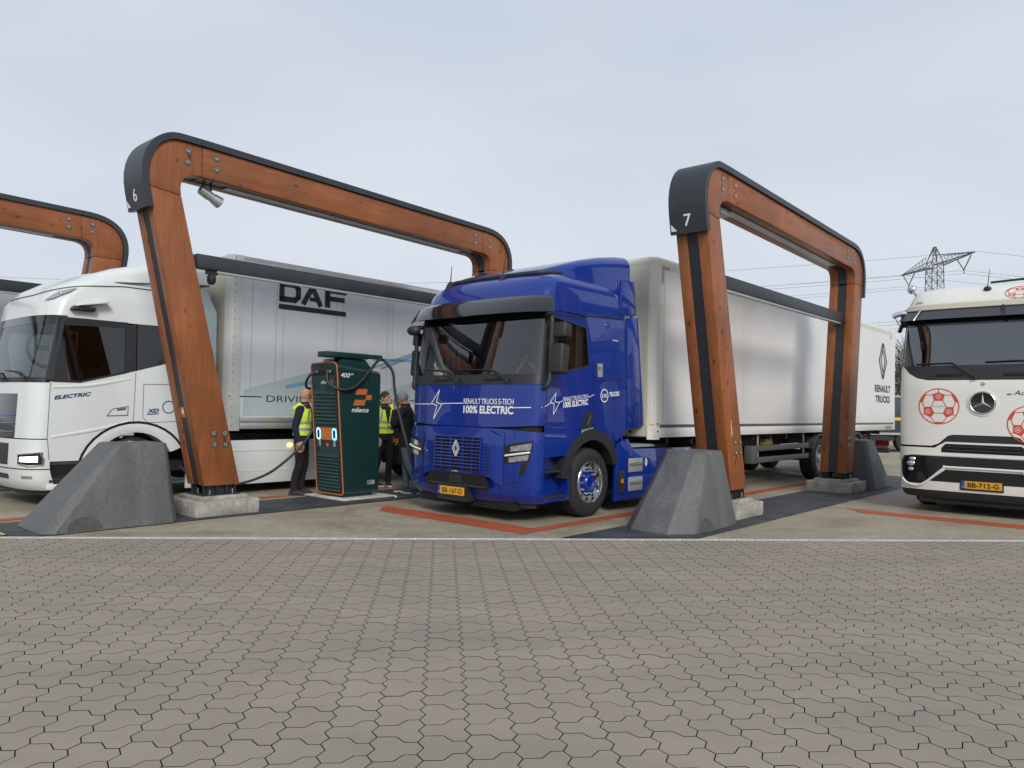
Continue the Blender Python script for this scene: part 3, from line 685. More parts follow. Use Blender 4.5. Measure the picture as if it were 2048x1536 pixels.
# ------------------------------------------------------------------ vehicles
class Cab:
    """cab skin: a plan outline (rounded front, straight sides) that changes with height"""
    def __init__(s, rows, n, yr): s.T = rows; s.n = n; s.yr = yr
    def at(s, z):
        T = s.T
        return [lerpoly([(r[0], r[c]) for r in T], z) for c in (1, 2, 3)]
    def P(s, q, z, off=0.0):
        y0, hw, dep = s.at(z); sg = 1 if q >= 0 else -1; a = abs(q); k = 2 / s.n
        hw += off; y0 -= off
        if a <= .5:
            an = a * PI; x = hw * (math.sin(an) ** k if an > 0 else 0); y = y0 + (dep + off) * (1 - max(0, math.cos(an)) ** k)
        else:
            x = hw; y = y0 + dep + off + (a - .5) * 2 * (s.yr - y0 - dep - off)
        return (sg * x, y, z)
    def fy(s, x, z):
        y0, hw, dep = s.at(z); t = min(abs(x) / hw, .9999); return y0 + dep * (1 - (1 - t ** s.n) ** (1 / s.n))
    def front(s, off=0.0):
        return lambda x, z: (x * (1 + off * .5), s.fy(x, z) - off, z)
    def side(s, off=0.0, sg=1):
        return lambda y, z: (sg * (s.at(z)[1] + off), y, z)
    def patch(s, mb, q0, q1, z0, z1, off=0.0, nq=24, nz=6):
        f0 = z0 if callable(z0) else (lambda q: z0); f1 = z1 if callable(z1) else (lambda q: z1)
        def fn(i, j):
            q = q0 + (q1 - q0) * i; return s.P(q, f0(q) + (f1(q) - f0(q)) * j, off)
        return mb.grid(fn, nq, nz)
    def ring(s, z, off=0, nf=28, ns=5):
        qs = [-1 + .5 * i / ns for i in range(ns)] + [-.5 + i / nf for i in range(nf + 1)] + [.5 + .5 * (i + 1) / ns for i in range(ns)]
        return [s.P(q, z, off) for q in qs]
_wheel = {}
def wheel(root, x, y, z, r, w, sg, style='steer', hubm=None, dual=False):
    key = (round(r, 3), w, style, hubm.name if hubm else '', dual)
    if key not in _wheel:
        t = MB(); ww = w
        t.lathe([(-ww, r * .60), (-ww + .01, r * .80), (-ww + .02, r * .93), (-ww + .05, r * .99), (-ww * .72, r), (-ww * .70, r * .965), (-ww * .66, r * .965), (-ww * .64, r), (-ww * .36, r), (-ww * .34, r * .965), (-ww * .30, r * .965), (-ww * .28, r), (-.05, r * .99), (-.02, r * .935), (-.006, r * .83), (-.002, r * .79), (-.006, r * .70), (-.012, r * .615), (-.03, r * .595), (-ww + .03, r * .59)], (0, 0, 0), 'x', 44, False)
        if dual:
            t.lathe([(-ww * 2.1, r * .6), (-ww * 2.1 + .03, r * .97), (-ww * 1.6, r), (-ww * 1.14, r * .97), (-ww * 1.12, r * .6)], (0, 0, 0), 'x', 32)
        tm = t.mesh('wheel', tyrem, smooth=40)
        rm = MB(); R0 = r * .615
        rm.lathe([(-.010, R0), (-.004, R0 * .985), (-.006, R0 * .95), (-.03, R0 * .92), (-.075, R0 * .90), (-.12, R0 * .885), (-w + .05, R0 * .87), (-w + .05, R0 * .95)], (0, 0, 0), 'x', 40, False)
        dx = -.055 if style == 'steer' else -.14
        disc = MB(); disc.lathe([(-.105 if style == 'steer' else -.17, R0 * .89), (dx - .02, R0 * .80), (dx, R0 * .66), (dx, R0 * .40), (dx + .02, R0 * .38), (dx + .03, 0.001)], (0, 0, 0), 'x', 40)
        hub = MB()
        if style == 'steer': hub.lathe([(dx - .004, R0 * .67), (dx + .008, R0 * .66), (dx + .010, R0 * .42), (dx + .045, R0 * .37), (dx + .055, R0 * .33), (dx + .03, R0 * .24), (dx + .03, 0.001)], (0, 0, 0), 'x', 24)
        else: hub.lathe([(dx - .01, R0 * .40), (dx + .10, R0 * .36), (dx + .13, R0 * .30), (dx + .14, 0.001)], (0, 0, 0), 'x', 24)
        nuts = MB(); holes = MB()
        for k in range(10):
            a = 2 * PI * k / 10
            nuts.lathe([(dx, .019), (dx + .036, .017), (dx + .040, .01)], (0, math.cos(a) * R0 * .555, math.sin(a) * R0 * .555), 'x', 6)
            a += PI / 10
            holes.lathe([(dx - .035, .024), (dx - .006, .024), (dx - .004, .022)], (0, math.cos(a) * R0 * .775, math.sin(a) * R0 * .775), 'x', 10)
        _wheel[key] = (tm, rm.mesh('rim', chrome if style == 'steer' else lightgrey, smooth=40), disc.mesh('disc', mat('brushed_wheel', (.62, .62, .63), .32, .75) if style == 'steer' else (hubm or lightgrey), smooth=40), hub.mesh('hub', hubm or gplas, smooth=35), nuts.mesh('wheel_nuts', steelbolt), holes.mesh('hand_holes', bmatt))
    ms = _wheel[key]
    o = inst('wheel', ms[0], root, (x, y, z), (0, 0, 0 if sg > 0 else PI))
    for nm, me in zip(('rim', 'disc', 'hub', 'wheel_nuts', 'hand_holes'), ms[1:]):
        k_ = inst(nm, me, o)
        if nm in ('wheel_nuts', 'hand_holes'): k_['kind'] = 'stuff'
    return o
def plate(root, fn0, x0, x1, z0, z1, txt, tilt=0):
    h = MB(); h.poly(fn0(.012), [(x0 - .02, z0 - .03), (x1 + .02, z0 - .03), (x1 + .02, z1 + .012), (x0 - .02, z1 + .012)]); p = h.build('plate_holder', bplas, root)
    w = x1 - x0
    m_ = MB(); m_.poly(fn0(.017), [(x0 + .045, z0), (x1, z0), (x1, z1), (x0 + .045, z1)]); m_.build('number_plate', plate_y, p)
    m_ = MB(); m_.poly(fn0(.017), [(x0, z0), (x0 + .044, z0), (x0 + .044, z1), (x0, z1)]); m_.build('plate_band', plate_b, p)
    m_ = MB(); text(m_, fn0(.021), txt, x0 + .085, z0 + .020, x1 - .04, z1 - .020, .012); m_.build('plate_number', black_print, p)
    m_ = MB(); text(m_, fn0(.021), 'NL', x0 + .012, z0 + .012, x0 + .034, z0 + .032, .01); m_.build('plate_country', white_print, p)
def seats(root, xs, y, zf, m=None):
    for x in xs:
        mb = MB(); mb.box(x - .25, x + .25, y - .28, y + .22, zf, zf + .16); s_ = mb.build('seat', m or seatm, root, bevel=.05, seg=3)
        mb = MB(); mb.prism([(y + .12, zf + .14), (y + .26, zf + .14), (y + .40, zf + .74), (y + .30, zf + .76)], 'x', x - .23, x + .23); mb.build('backrest', m or seatm, s_, bevel=.04, seg=3)
        mb = MB(); mb.prism([(y + .29, zf + .77), (y + .40, zf + .77), (y + .43, zf + .98), (y + .34, zf + .99)], 'x', x - .13, x + .13); mb.build('headrest', m or seatm, s_, bevel=.03, seg=3)
def steering(root, x, y, z):
    mb = MB(); P = [(x + .23 * math.cos(a), y - .10 * math.sin(a), z + .20 * math.sin(a)) for a in [2 * PI * k / 28 for k in range(29)]]
    mb.tube(P, .016, 8, False); mb.tube([(x - .22, y, z), (x + .22, y, z)], .02, 6); mb.tube([(x, y, z), (x, y - .28, z - .22)], .045, 8)
    mb.build('steering_wheel', gplas, root, smooth=50)
def wiper(root, fn, a, b, knee):
    mb = MB(); p = [Vector(fn(*q)) for q in (a, knee, b)]
    mb.tube([p[0], p[1]], .014, 6); mb.tube([p[1] - (p[2] - p[1]) * .02, p[2]], .010, 6)
    mb.tube([p[0] + Vector((0, -.01, -.02)), p[0] + Vector((0, -.01, .03))], .025, 8)
    mb.build('wiper', bplas, root, smooth=40)
def chassis(root, y0, y1, hubm, drive_y, z=.49, r=.49):
    mb = MB()
    for s in (-1, 1): mb.box(s * .42 - .04, s * .42 + .04, y0, y1, .70, .95)
    for y in [y0 + .3 + k * .8 for k in range(int((y1 - y0) / .8))]: mb.box(-.38, .38, y, y + .08, .72, .93)
    mb.box(-.9, .9, drive_y - .06, drive_y + .06, z - .06, z + .06); mb.ball((0, drive_y, z), .25, .25, .22)
    mb.build('chassis_frame', chass, root)
    for s in (-1, 1): wheel(root, s * 1.22, drive_y, z, r, .29, s, 'drive', hubm, True)
    for s in (-1, 1):
        mb = MB(); P = [(math.cos(a) * (r + .10) + drive_y, math.sin(a) * (r + .10) + z) for a in [R(20) + R(140) * k / 12 for k in range(13)]]
        Q = [(math.cos(a) * (r + .07) + drive_y, math.sin(a) * (r + .07) + z) for a in [R(20) + R(140) * k / 12 for k in range(13)]][::-1]
        mb.prism(P + Q, 'x', s * .62, s * 1.22); mb.build('mudguard', bplas, root, smooth=40)

# ============================== blue tractor
def blue_truck():
    root = empty('tractor_truck', bay(-1.04, 1.42), 'glossy royal blue tractor truck with white lettering, plate BB-167-D', 'truck')
    c = Cab([(.26, .10, 1.17, .34), (.34, .02, 1.235, .33), (.50, -.005, 1.245, .33), (.70, -.015, 1.25, .33), (1.10, -.01, 1.25, .32), (1.24, .01, 1.25, .31), (1.30, .035, 1.25, .30), (1.84, .05, 1.25, .28), (1.97, .075, 1.245, .27), (2.80, .20, 1.215, .23), (2.90, .22, 1.21, .25), (3.05, .255, 1.20, .28), (3.20, .31, 1.185, .32), (3.31, .39, 1.15, .36), (3.39, .52, 1.08, .40), (3.44, .74, .97, .42), (3.46, 1.0, .82, .40)], 3.0, 2.26)
    fr = c.front; sd = c.side
    # front panel under the windscreen
    mb = MB(); c.patch(mb, -.5, .5, lambda q: 1.285 - .02 * math.cos(q * PI * 2.2), 1.845, 0, 40, 5); mb.build('front_panel', blue, root, smooth=60)
    mb = MB(); c.patch(mb, -.5, .5, 1.10, 1.33, -.045, 40, 2); c.patch(mb, -.5, .5, 1.845, 1.90, -.012, 40, 1); mb.build('panel_gap', bmatt, root, smooth=60)
    mb = MB(); c.patch(mb, -.49, .49, 1.85, 1.985, -.002, 40, 3); cw = mb.build('wiper_cowl', bplas, root, smooth=60)
    for xx in (-.62, .36):
        mb = MB(); mb.poly(fr(.012), [(xx, 1.90), (xx + .30, 1.90), (xx + .30, 1.925), (xx, 1.925)]); mb.build('cowl_handle', bmatt, cw)
    # bumper and lower fascia, in three sections
    for q0, q1, nm in ((-.5, -.235, 'bumper_corner'), (-.233, .233, 'bumper_centre'), (.235, .5, 'bumper_corner')):
        mb = MB(); c.patch(mb, q0, q1, .265, (lambda q: 1.235 + .02 * math.cos(q * PI * 2)) , 0, 18, 14); mb.build(nm, blue, root, smooth=50)
    # bulging grille frame
    def bul(off): return lambda x, z: (x, c.fy(x, z) - off, z)
    def frame_fn(x, z): return (x, c.fy(x, z) - .05 * min(1, max(0, (0.78 - abs(x)) / .10)), z)
    mb = MB(); mb.band(frame_fn, [(-.78, .48), (-.66, .56), (-.60, .60), (.60, .60), (.66, .56), (.78, .48)], [(-.78, 1.14), (-.55, 1.235), (-.40, 1.255), (.40, 1.255), (.55, 1.235), (.78, 1.14)], .03, 8)
    gf = mb.build('grille_surround', blue, root, smooth=35)
    mb = MB(); mb.band(bul(.055), [(-.455, .655), (.455, .655)], [(-.445, 1.125), (.445, 1.125)], .06, 1); mb.build('grille_back', bmatt, root)
    for k in range(10):
        z = .705 + k * .0465
        mb = MB(); w_ = .447
        mb.tube([bul(.066)(-w_ + 2 * w_ * i / 12, z) for i in range(13)], .0105, 6); mb.build('grille_slat', blue, root, smooth=50)
    for i, xx in enumerate((-.45, -.30, -.125, .125, .30, .45)):
        mb = MB(); mb.tube([bul(.064)(xx, .66 + .0585 * j) for j in range(9)], .010, 6); mb.build('grille_divider', blue, root)
    for s in (-1, 1):
        for k in range(9):
            z = .68 + k * .044; a, b = (.485, .60 if k < 7 else .56)
            mb = MB(); mb.poly(bul(.052), [(min(s * a, s * b), z), (max(s * a, s * b), z), (max(s * a, s * b), z + .014), (min(s * a, s * b), z + .014)]); mb.build('cheek_slot', bmatt, gf)
    mb = MB(); mb.band(bul(.053), [(-.64, .425), (.60, .425)], [(-.64, .50), (-.54, .625), (.52, .625), (.60, .50)], .06, 1); ai = mb.build('air_intake', bmatt, root)
    mb = MB(); mb.tube([bul(.056)(-.60 + 1.17 * i / 10, .452) for i in range(11)], .016, 6); mb.build('intake_bar', bplas, ai)
    mb = MB(); mb.poly(bul(.058), [(-.16, .48), (.12, .48), (.10, .60), (-.14, .60)]); mb.build('radar_sensor', bplas, ai)
    mb = MB(); text(mb, bul(.060), 'E-TECH', -.08, .634, .03, .652, .02); mb.build('grille_lettering', white_print, gf)
    mb = MB(); mb.poly(bul(.075), [(-.105, .96), (0, 1.085), (.105, .96), (0, .835)], .05); e = mb.build('emblem_plate', bplas, root)
    mb = MB(); rhomb(mb, bul(.080), 0, .96, .066, .110, .016); mb.build('emblem', mat('satin_emblem', (.72, .72, .74), .5, .4), e)
    # lower black lip
    mb = MB(); c.patch(mb, -.44, .44, .20, .275, -.05, 30, 1); mb.build('bumper_lip', bplas, root, smooth=60)
    mb = MB(); mb.box(-.9, .9, .12, 1.0, .16, .30); mb.build('underbody', bmatt, root)
    # crease lines on bumper corners
    for s in (-1, 1):
        seams(root, 'panel_seam', bmatt, fr(.004), [[(s * .80, 1.19), (s * .80, .52), (s * .72, .42), (s * .72, .28)], [(s * .81, .52), (s * 1.0, .56), (s * 1.235, .62)]], .009)
        # headlamps
        mb = MB(); mb.poly(fr(.006), [(s * .81, .79), (s * .80, 1.03), (s * 1.20, 1.11), (s * 1.16, .83)], .04); h = mb.build('headlamp', bgloss, root, smooth=60)
        mb = MB(); mb.poly(fr(.011), [(s * .90, .955), (s * .90, 1.02), (s * 1.18, 1.075), (s * 1.17, .985)], .04); mb.build('upper_reflector', lens, h)
        mb = MB(); mb.poly(fr(.011), [(s * .88, .81), (s * .88, .875), (s * 1.15, .925), (s * 1.14, .85)], .04); mb.build('lower_reflector', lens, h)
        mb = MB(); mb.tube([fr(.02)(s * (.825 + .34 * i / 8), .900 + .055 * i / 8) for i in range(9)], .014, 6); mb.build('daytime_bar', white_print, h, smooth=50)
        mb = MB(); mb.poly(fr(.006), [(s * 1.02, .63), (s * 1.06, .80), (s * 1.14, .81), (s * 1.09, .655)], .03); mb.build('fog_lamp_slot', bgloss, root)
    plate(root, lambda o: (lambda x, z: (x, c.fy(0, .45) - .075 - o, z)), -.34, .18, .315, .425, 'BB-167-D')
    mb = MB(); mb.box(-.37, .21, c.fy(0, .45) - .08, .1, .235, .445); mb.build('plate_bracket', bplas, root)
    # windscreen and pillars
    mb = MB(); c.patch(mb, -.435, .435, 1.985, 2.80, 0.0, 40, 10); mb.build('windscreen', glass, root, smooth=60)
    for s in (-1, 1):
        mb = MB(); c.patch(mb, s * .428, s * .5, 1.985, 2.80, .004, 8, 6); mb.build('front_pillar', bplas, root, smooth=60)
    mb = MB(); c.patch(mb, -.5, .5, 2.74, 2.91, .004, 40, 2); mb.build('windscreen_header', bgloss, root, smooth=60)
    # sun visor
    rings = []
    for i in range(25):
        q = -.425 + .85 * i / 24; a = Vector(c.P(q, 3.06, .02)); b = Vector(c.P(q, 2.99, .13)); d = Vector(c.P(q, 2.80, .21)); t = Vector((0, .02, -.006))
        rings.append([tuple(a), tuple(b), tuple(d), tuple(d + t), tuple(b + t * 1.4 - Vector((0, 0, .02))), tuple(a + t)])
    mb = MB(); mb.loft(rings); v_ = mb.build('sun_visor', bgloss, root, smooth=35)
    for xx in (-.95, -.62, -.2, .25):
        p = c.P(math.asin(min(1, (abs(xx) / 1.2)) ** 1.5) / PI * (1 if xx > 0 else -1), 2.99, .09)
        mb = MB(); mb.ball(p, .03, .02, .015); mb.build('visor_clip', bmatt, v_)
    # side walls with window openings
    arch = [(.86 + 0, .90)] + [(1.40 - .66 * math.cos(a), .49 + .72 * math.sin(a)) for a in [R(38) + R(104) * k / 10 for k in range(11)]] + [(2.00, 1.05), (2.26, 1.20)]
    for s in (-1, 1):
        f = sd(0, s)
        mb = MB(); mb.band(f, [(.30, .88)] + arch, [(.30, 1.97), (.42, 1.975), (1.31, 2.14), (2.26, 2.14)], .1, 3); mb.build('door_panel' if s > 0 else 'door_panel', blue, root, smooth=50)
        mb = MB(); mb.poly(f, [(.32, 1.965), (.43, 1.972), (.47, 2.79), (.40, 2.80)]); mb.build('door_pillar', blue, root)
        mb = MB(); mb.poly(f, [(1.31, 2.14), (2.26, 2.14), (2.26, 2.69), (1.25, 2.69)]); mb.build('sleeper_panel', blue, root)
        mb = MB(); mb.band(f, [(.42, 2.795), (.47, 2.79), (1.25, 2.69), (2.26, 2.69)], [(.42, 2.86), (1.2, 2.84), (1.45, 2.88), (2.26, 2.91)], .2, 1); mb.build('window_header', blue, root)
        mb = MB(); mb.poly(sd(-.012, s), [(.40, 1.95), (1.33, 2.12), (1.27, 2.71), (.45, 2.81)]); mb.build('side_window', glass_d if s < 0 else glass, root)
        mb = MB(); mb.strip(sd(.004, s), [(.43, 1.985), (1.30, 2.15), (1.245, 2.685), (.475, 2.78)], .022, True); mb.build('window_seal', bplas, root)
        seams(root, 'panel_seam', bmatt, sd(.003, s), [[(.35, 2.80), (1.15, 2.825), (1.33, 2.865), (2.24, 2.90)]], .024); seams(root, 'panel_seam', bmatt, sd(.003, s), [[(.335, .92), (.335, 1.92)], [(1.40, 1.25), (1.40, 2.14)], [(1.42, 1.62), (1.8, 1.66), (2.2, 1.76)], [(1.41, 1.935), (2.22, 1.98)], [(.30, 1.26), (.8, 1.36), (1.15, 1.46)]], .009)
        # door handle recess
        mb = MB(); mb.poly(sd(.005, s), [(1.10, 1.24), (1.16, 1.40), (1.28, 1.50), (1.42, 1.50), (1.36, 1.24)]); hd = mb.build('handle_recess', bplas, root)
        mb = MB(); mb.tube([sd(.02, s)(1.24, 1.30), sd(.03, s)(1.30, 1.44)], .018, 6); mb.build('door_handle', bplas, hd)
        mb = MB(); mb.poly(sd(.010, s), [(1.12, 1.20), (1.40, 1.235), (1.40, 1.275), (1.12, 1.24)]); mb.build('side_marker', lightgrey, hd)
        # wheel arch trim
        mb = MB(); P = []; Q = []
        for k in range(15):
            a = R(8) + R(150) * k / 14; P.append((1.40 - .73 * math.cos(a), .49 + .77 * math.sin(a))); Q.append((1.40 - .575 * math.cos(a), .49 + .61 * math.sin(a)))
        rings = [[(s * 1.262, p[0], p[1]), (s * 1.262, q[0], q[1]), (s * 1.0, q[0], q[1]), (s * 1.0, p[0], p[1])] for p, q in zip(P, Q)]
        mb.loft(rings); mb.build('wheel_arch', bplas, root, smooth=30)
        # steps
        mb = MB(); mb.box(min(s * 1.02, s * 1.08), max(s * 1.02, s * 1.08), .32, .88, .30, .90); mb.build('step_wall', blue, root)
        for zz in (.36, .70):
            mb = MB(); mb.box(min(s * 1.0, s * 1.235), max(s * 1.0, s * 1.235), .36, .86, zz - .03, zz); mb.build('step_tread', bplas, root, bevel=.008)
        mb = MB(); mb.box(min(s * 1.06, s * 1.245), max(s * 1.06, s * 1.245), .345, .87, .285, .33); mb.box(min(s * 1.02, s * 1.24), max(s * 1.02, s * 1.24), .84, .88, .30, .90); mb.build('step_sill', blue, root, bevel=.01)
        mb = MB(); mb.box(min(s * 1.02, s * 1.23), max(s * 1.02, s * 1.23), .882, .96, .26, .92); mb.build('mud_flap', bplas, root)
        # rear side deflectors
        mb = MB(); mb.prism([(2.28, 1.22), (2.80, 1.29), (2.58, 2.96), (2.28, 2.93)], 'x', s * 1.20, s * 1.248); mb.build('side_deflector', blue, root, bevel=.012)
        mb = MB(); mb.prism([(2.12, 2.945), (2.57, 2.985), (2.50, 3.52), (2.16, 3.50)], 'x', s * 1.13, s * 1.225); mb.build('upper_deflector', blue, root, bevel=.02)
        mb = MB(); mb.prism([(2.60, 1.30), (2.93, 1.30), (2.90, 2.7), (2.66, 3.0), (2.52, 3.0)], 'x', s * 1.13, s * 1.16); mb.build('rubber_gap_flap', lightgrey, root)
        # chassis side fairing
        mb = MB(); mb.prism([(2.02, .17), (4.35, .16), (4.35, .92), (2.50, .94), (2.36, 1.10), (2.06, 1.02)], 'x', s * 1.17, s * 1.235); fa = mb.build('side_fairing', blue, root, bevel=.015)
        for z0 in (.30, .585):
            mb = MB(); mb.box(min(s * 1.236, s * 1.246), max(s * 1.236, s * 1.246), 2.37, 2.77, z0, z0 + .21); g_ = mb.build('vent_panel', lightgrey, fa, bevel=.003)
            mb = MB(); mb.box(min(s * 1.246, s * 1.262), max(s * 1.246, s * 1.262), 2.385, 2.755, z0 + .10, z0 + .155); mb.build('vent_louvre', alu, fa, bevel=.004)
        mb = MB(); mb.box(min(s * 1.236, s * 1.262), max(s * 1.236, s * 1.262), 2.09, 2.24, .28, .62); l_ = mb.build('side_lamp_box', bplas, fa, bevel=.01)
        mb = MB(); mb.box(min(s * 1.262, s * 1.268), max(s * 1.262, s * 1.268), 2.14, 2.20, .44, .50); mb.build('side_lamp', amber, fa)
        mb = MB(); rhomb(mb, lambda a, b: (s * 1.238, a, b), 2.885, .72, .035, .065, .012); mb.build('side_emblem', white_print, fa)
        mb = MB(); mb.box(min(s * 1.0, s * 1.2), max(s * 1.0, s * 1.2), 2.42, 3.2, .96, .985)
        for k in range(9): mb.box(min(s * .9, s * 1.19), max(s * .9, s * 1.19), 2.45 + k * .08, 2.485 + k * .08, .985, 1.0)
        mb.build('catwalk', lightgrey, root)
        # mirrors
        mp = MB(); mp.prism([(.27, 2.0), (.44, 1.98), (.48, 2.36), (.30, 2.40)], 'x', s * 1.30, s * (1.53 if s > 0 else 1.42)); mr = mp.build('main_mirror', bplas, root, bevel=.03, seg=3)
        mb = MB(); mb.prism([(.31, 2.47), (.47, 2.46), (.50, 2.64), (.33, 2.68)], 'x', s * 1.30, s * (1.55 if s > 0 else 1.43)); mb.build('wide_mirror', bplas, root, bevel=.03, seg=3)
        mb = MB(); mb.tube(spline([(s * 1.21, .36, 2.74), (s * 1.28, .34, 2.74), (s * 1.325, .33, 2.70), (s * 1.325, .32, 2.3), (s * 1.325, .30, 1.95), (s * 1.31, .27, 1.83), (s * 1.235, .27, 1.79)], 5), .034, 8); mb.build('mirror_arm', bplas, root, smooth=50)
        wheel(root, s * 1.235, 1.40, .49, .49, .30, s, 'steer', blue)
    # near-side kerb mirror on the passenger corner
    mb = MB(); mb.ball((-.93, -.09, 2.64), .12, .09, .075, 14, 8); mb.tube([(-.93, -.02, 2.66), (-.92, .18, 2.76)], .02, 6); mb.build('kerb_mirror', bplas, root, smooth=60)
    # roof and deflector
    mb = MB(); mb.loft([c.ring(z) for z in (2.865, 2.90, 3.05, 3.13, 3.20, 3.26, 3.31, 3.35, 3.39, 3.415, 3.44, 3.46)], False, False); r_ = c.ring(3.46); mb.add(r_, [list(range(len(r_)))]); rf = mb.build('roof', blue, root, smooth=60, weld=True)
    def sec(y, w, zb, zt, rad):
        P = [(-w, y, zb)]
        for k in range(7): a = PI - k * PI / 12; P.append((-w + rad + rad * math.cos(a), y, zt - rad + rad * math.sin(a)))
        for k in range(7): a = PI / 2 - k * PI / 12; P.append((w - rad + rad * math.cos(a), y, zt - rad + rad * math.sin(a)))
        return P + [(w, y, zb)]
    mb = MB(); mb.loft([sec(.64, .74, 3.30, 3.43, .05), sec(.80, .90, 3.30, 3.51, .08), sec(1.05, 1.0, 3.3, 3.60, .11), sec(1.40, 1.07, 3.2, 3.71, .15), sec(1.8, 1.12, 3.1, 3.81, .18), sec(2.2, 1.15, 3.05, 3.885, .20), sec(2.46, 1.16, 3.05, 3.915, .20)])
    mb.build('roof_deflector', blue, rf, smooth=45)
    mb = MB(); mb.tube(spline([(-.96, 1.15, 3.46), (-.90, .76, 3.44), (-.72, .60, 3.42), (0, .56, 3.42), (.72, .60, 3.42), (.90, .76, 3.44), (.96, 1.15, 3.46)], 6), .035, 8); mb.build('deflector_seal', bplas, rf, smooth=50)
    for xx in (-.80, .28):
        p = (xx, .50, 3.34); mb = MB(); mb.loft([[(xx - .04, .40, 3.26), (xx + .04, .40, 3.26), (xx + .04, .58, 3.38), (xx - .04, .58, 3.38)], [(xx - .015, .47, 3.42), (xx + .015, .47, 3.42), (xx + .015, .55, 3.44), (xx - .015, .55, 3.44)]])
        an = mb.build('antenna_base', bplas, rf, bevel=.01); mb = MB(); mb.tube([(xx, .51, 3.42), (xx + .005, .53, 3.68)], [.010, .004], 6); mb.build('antenna', bplas, an)
    mb = MB(); mb.ball((1.14, .72, 3.15), .03, .06, .045, 12, 8); mb.build('roof_marker', bgloss, rf, smooth=60)
    mb = MB(); mb.tube([c.P(q, 3.33, .006) for q in [.28 + .1 * i / 8 for i in range(9)]], .004, 4); mb.build('roof_seam', bmatt, rf)
    mb = MB(); mb.box(-1.2, 1.2, 2.22, 2.262, 1.05, 2.95); mb.build('cab_back', blue, root)
    # lettering
    g_ = fr(.0035); mb = MB()
    text(mb, g_, 'RENAULT TRUCKS E-TECH', .005, 1.575, .895, 1.652, .012); text(mb, g_, '100% ELECTRIC', .005, 1.445, .895, 1.555, .034)
    mb.build('front_lettering', white_print, root); mb = MB()
    mb.strip(g_, [(-.50, 1.77), (-.67, 1.575), (-.545, 1.545), (-.61, 1.35), (-.44, 1.565), (-.56, 1.59)], .014, True)
    mb.strip(g_, [(-.67, 1.565), (-1.235, 1.565)], .011); mb.strip(g_, [(-.44, 1.575), (-.01, 1.585)], .011); mb.build('lightning_mark', white_print, root); mb = MB(); mb.strip(g_, [(.90, 1.535), (1.243, 1.545)], .011); mb.build('front_stripe', white_print, root)
    f = sd(.0035, 1); mb = MB()
    text(mb, f, 'RENAULT TRUCKS E-TECH', .70, 1.632, 1.275, 1.690, .010, 0, .055); text(mb, f, '100% ELECTRIC', .70, 1.542, 1.275, 1.624, .030, 0, .055)
    mb.build('side_lettering', white_print, root); mb = MB()
    mb.strip(f, [(.535, 1.745), (.41, 1.615), (.50, 1.60), (.485, 1.455), (.615, 1.615), (.515, 1.625)], .011, True)
    mb.strip(f, [(.30, 1.555), (.42, 1.605)], .009); mb.strip(f, [(.60, 1.62), (.69, 1.64)], .009); mb.build('lightning_mark', white_print, root); mb = MB(); mb.strip(f, [(1.29, 1.70), (1.42, 1.745)], .009); mb.build('side_stripe', white_print, root); mb = MB()
    ring2(mb, f, 1.68, 1.735, .098, .098, .016); text(mb, f, 'LVS', 1.62, 1.705, 1.74, 1.76, .03); text(mb, f, 'TRUCKS', 1.805, 1.722, 2.07, 1.790, .035, 0, .02)
    mb.build('dealer_lettering', white_print, root)
    mb = MB(); mb.poly(f, [(1.51, 2.0), (1.64, 2.005), (1.64, 2.20), (1.51, 2.195)]); st = mb.build('permit_sticker', lightgrey, root)
    mb = MB(); rhomb(mb, sd(.0055, 1), 1.545, 2.125, .012, .025, .006); text(mb, sd(.0055, 1), 'RENAULT', 1.565, 2.13, 1.625, 2.142, .02); text(mb, sd(.0055, 1), 'TRUCKS', 1.565, 2.11, 1.625, 2.122, .02); mb.build('sticker_print', black_print, st)
    # wipers and interior
    wf = lambda x, z: (x, c.fy(x, z) - .035, z)
    wiper(root, wf, (-.13, 1.90), (-.92, 2.075), (-.42, 2.045)); wiper(root, wf, (.80, 1.90), (-.12, 2.055), (.48, 2.045))
    mb = MB(); mb.prism([(.22, 1.55), (.62, 1.55), (.60, 1.88), (.42, 1.99), (.24, 1.97)], 'x', -1.02, 1.02); mb.build('dashboard', gplas, root, bevel=.03)
    mb = MB(); mb.box(-1.19, 1.19, .42, 2.2, 1.28, 1.32).box(-1.18, 1.18, 2.12, 2.16, 1.3, 2.9).box(-1.15, 1.15, .45, 2.15, 2.84, 2.87); mb.build('cab_lining', mat('cab_lining_grey', (.10, .10, .105), .9), root)
    seats(root, (-.62, .62), .98, 1.42); steering(root, .62, .62, 2.0)
    mb = MB(); mb.box(-.20, .20, 1.75, 2.12, 1.32, 2.55); mb.build('cab_locker', woodint, root, bevel=.02)
    mb = MB(); mb.box(-1.1, 1.1, 1.70, 2.12, 2.58, 2.80); mb.build('roof_locker', woodint, root, bevel=.02)
    mb = MB(); mb.tube([(.30, .80, 2.02), (.36, .98, 2.30)], .022, 6); mb.build('red_seat_belt', redbelt, root)
    mb = MB(); mb.grid(lambda a, b: (-1.16 + .02 * math.sin(a * 26), .55 + .55 * a, 1.95 + .75 * b), 40, 2); mb.build('curtain', curtain, root, smooth=60)
    mb = MB(); mb.grid(lambda a, b: (1.13 + .02 * math.sin(a * 20), 1.12 + .16 * a, 2.0 + .72 * b), 24, 2); mb.build('curtain', mat('curtain_beige', (.42, .36, .27), .9), root, smooth=60)
    chassis(root, 1.0, 6.0, blue, 5.15)
    mb = MB(); mb.box(-.85, .85, 2.3, 4.2, .35, 1.0); mb.build('battery_pack', chass, root)
    mb = MB(); mb.lathe([(1.02, .48), (1.06, .48), (1.07, .4)], (0, 4.95, 0), 'z', 24); mb.build('fifth_wheel', chass, root)
    return root
blue_truck()

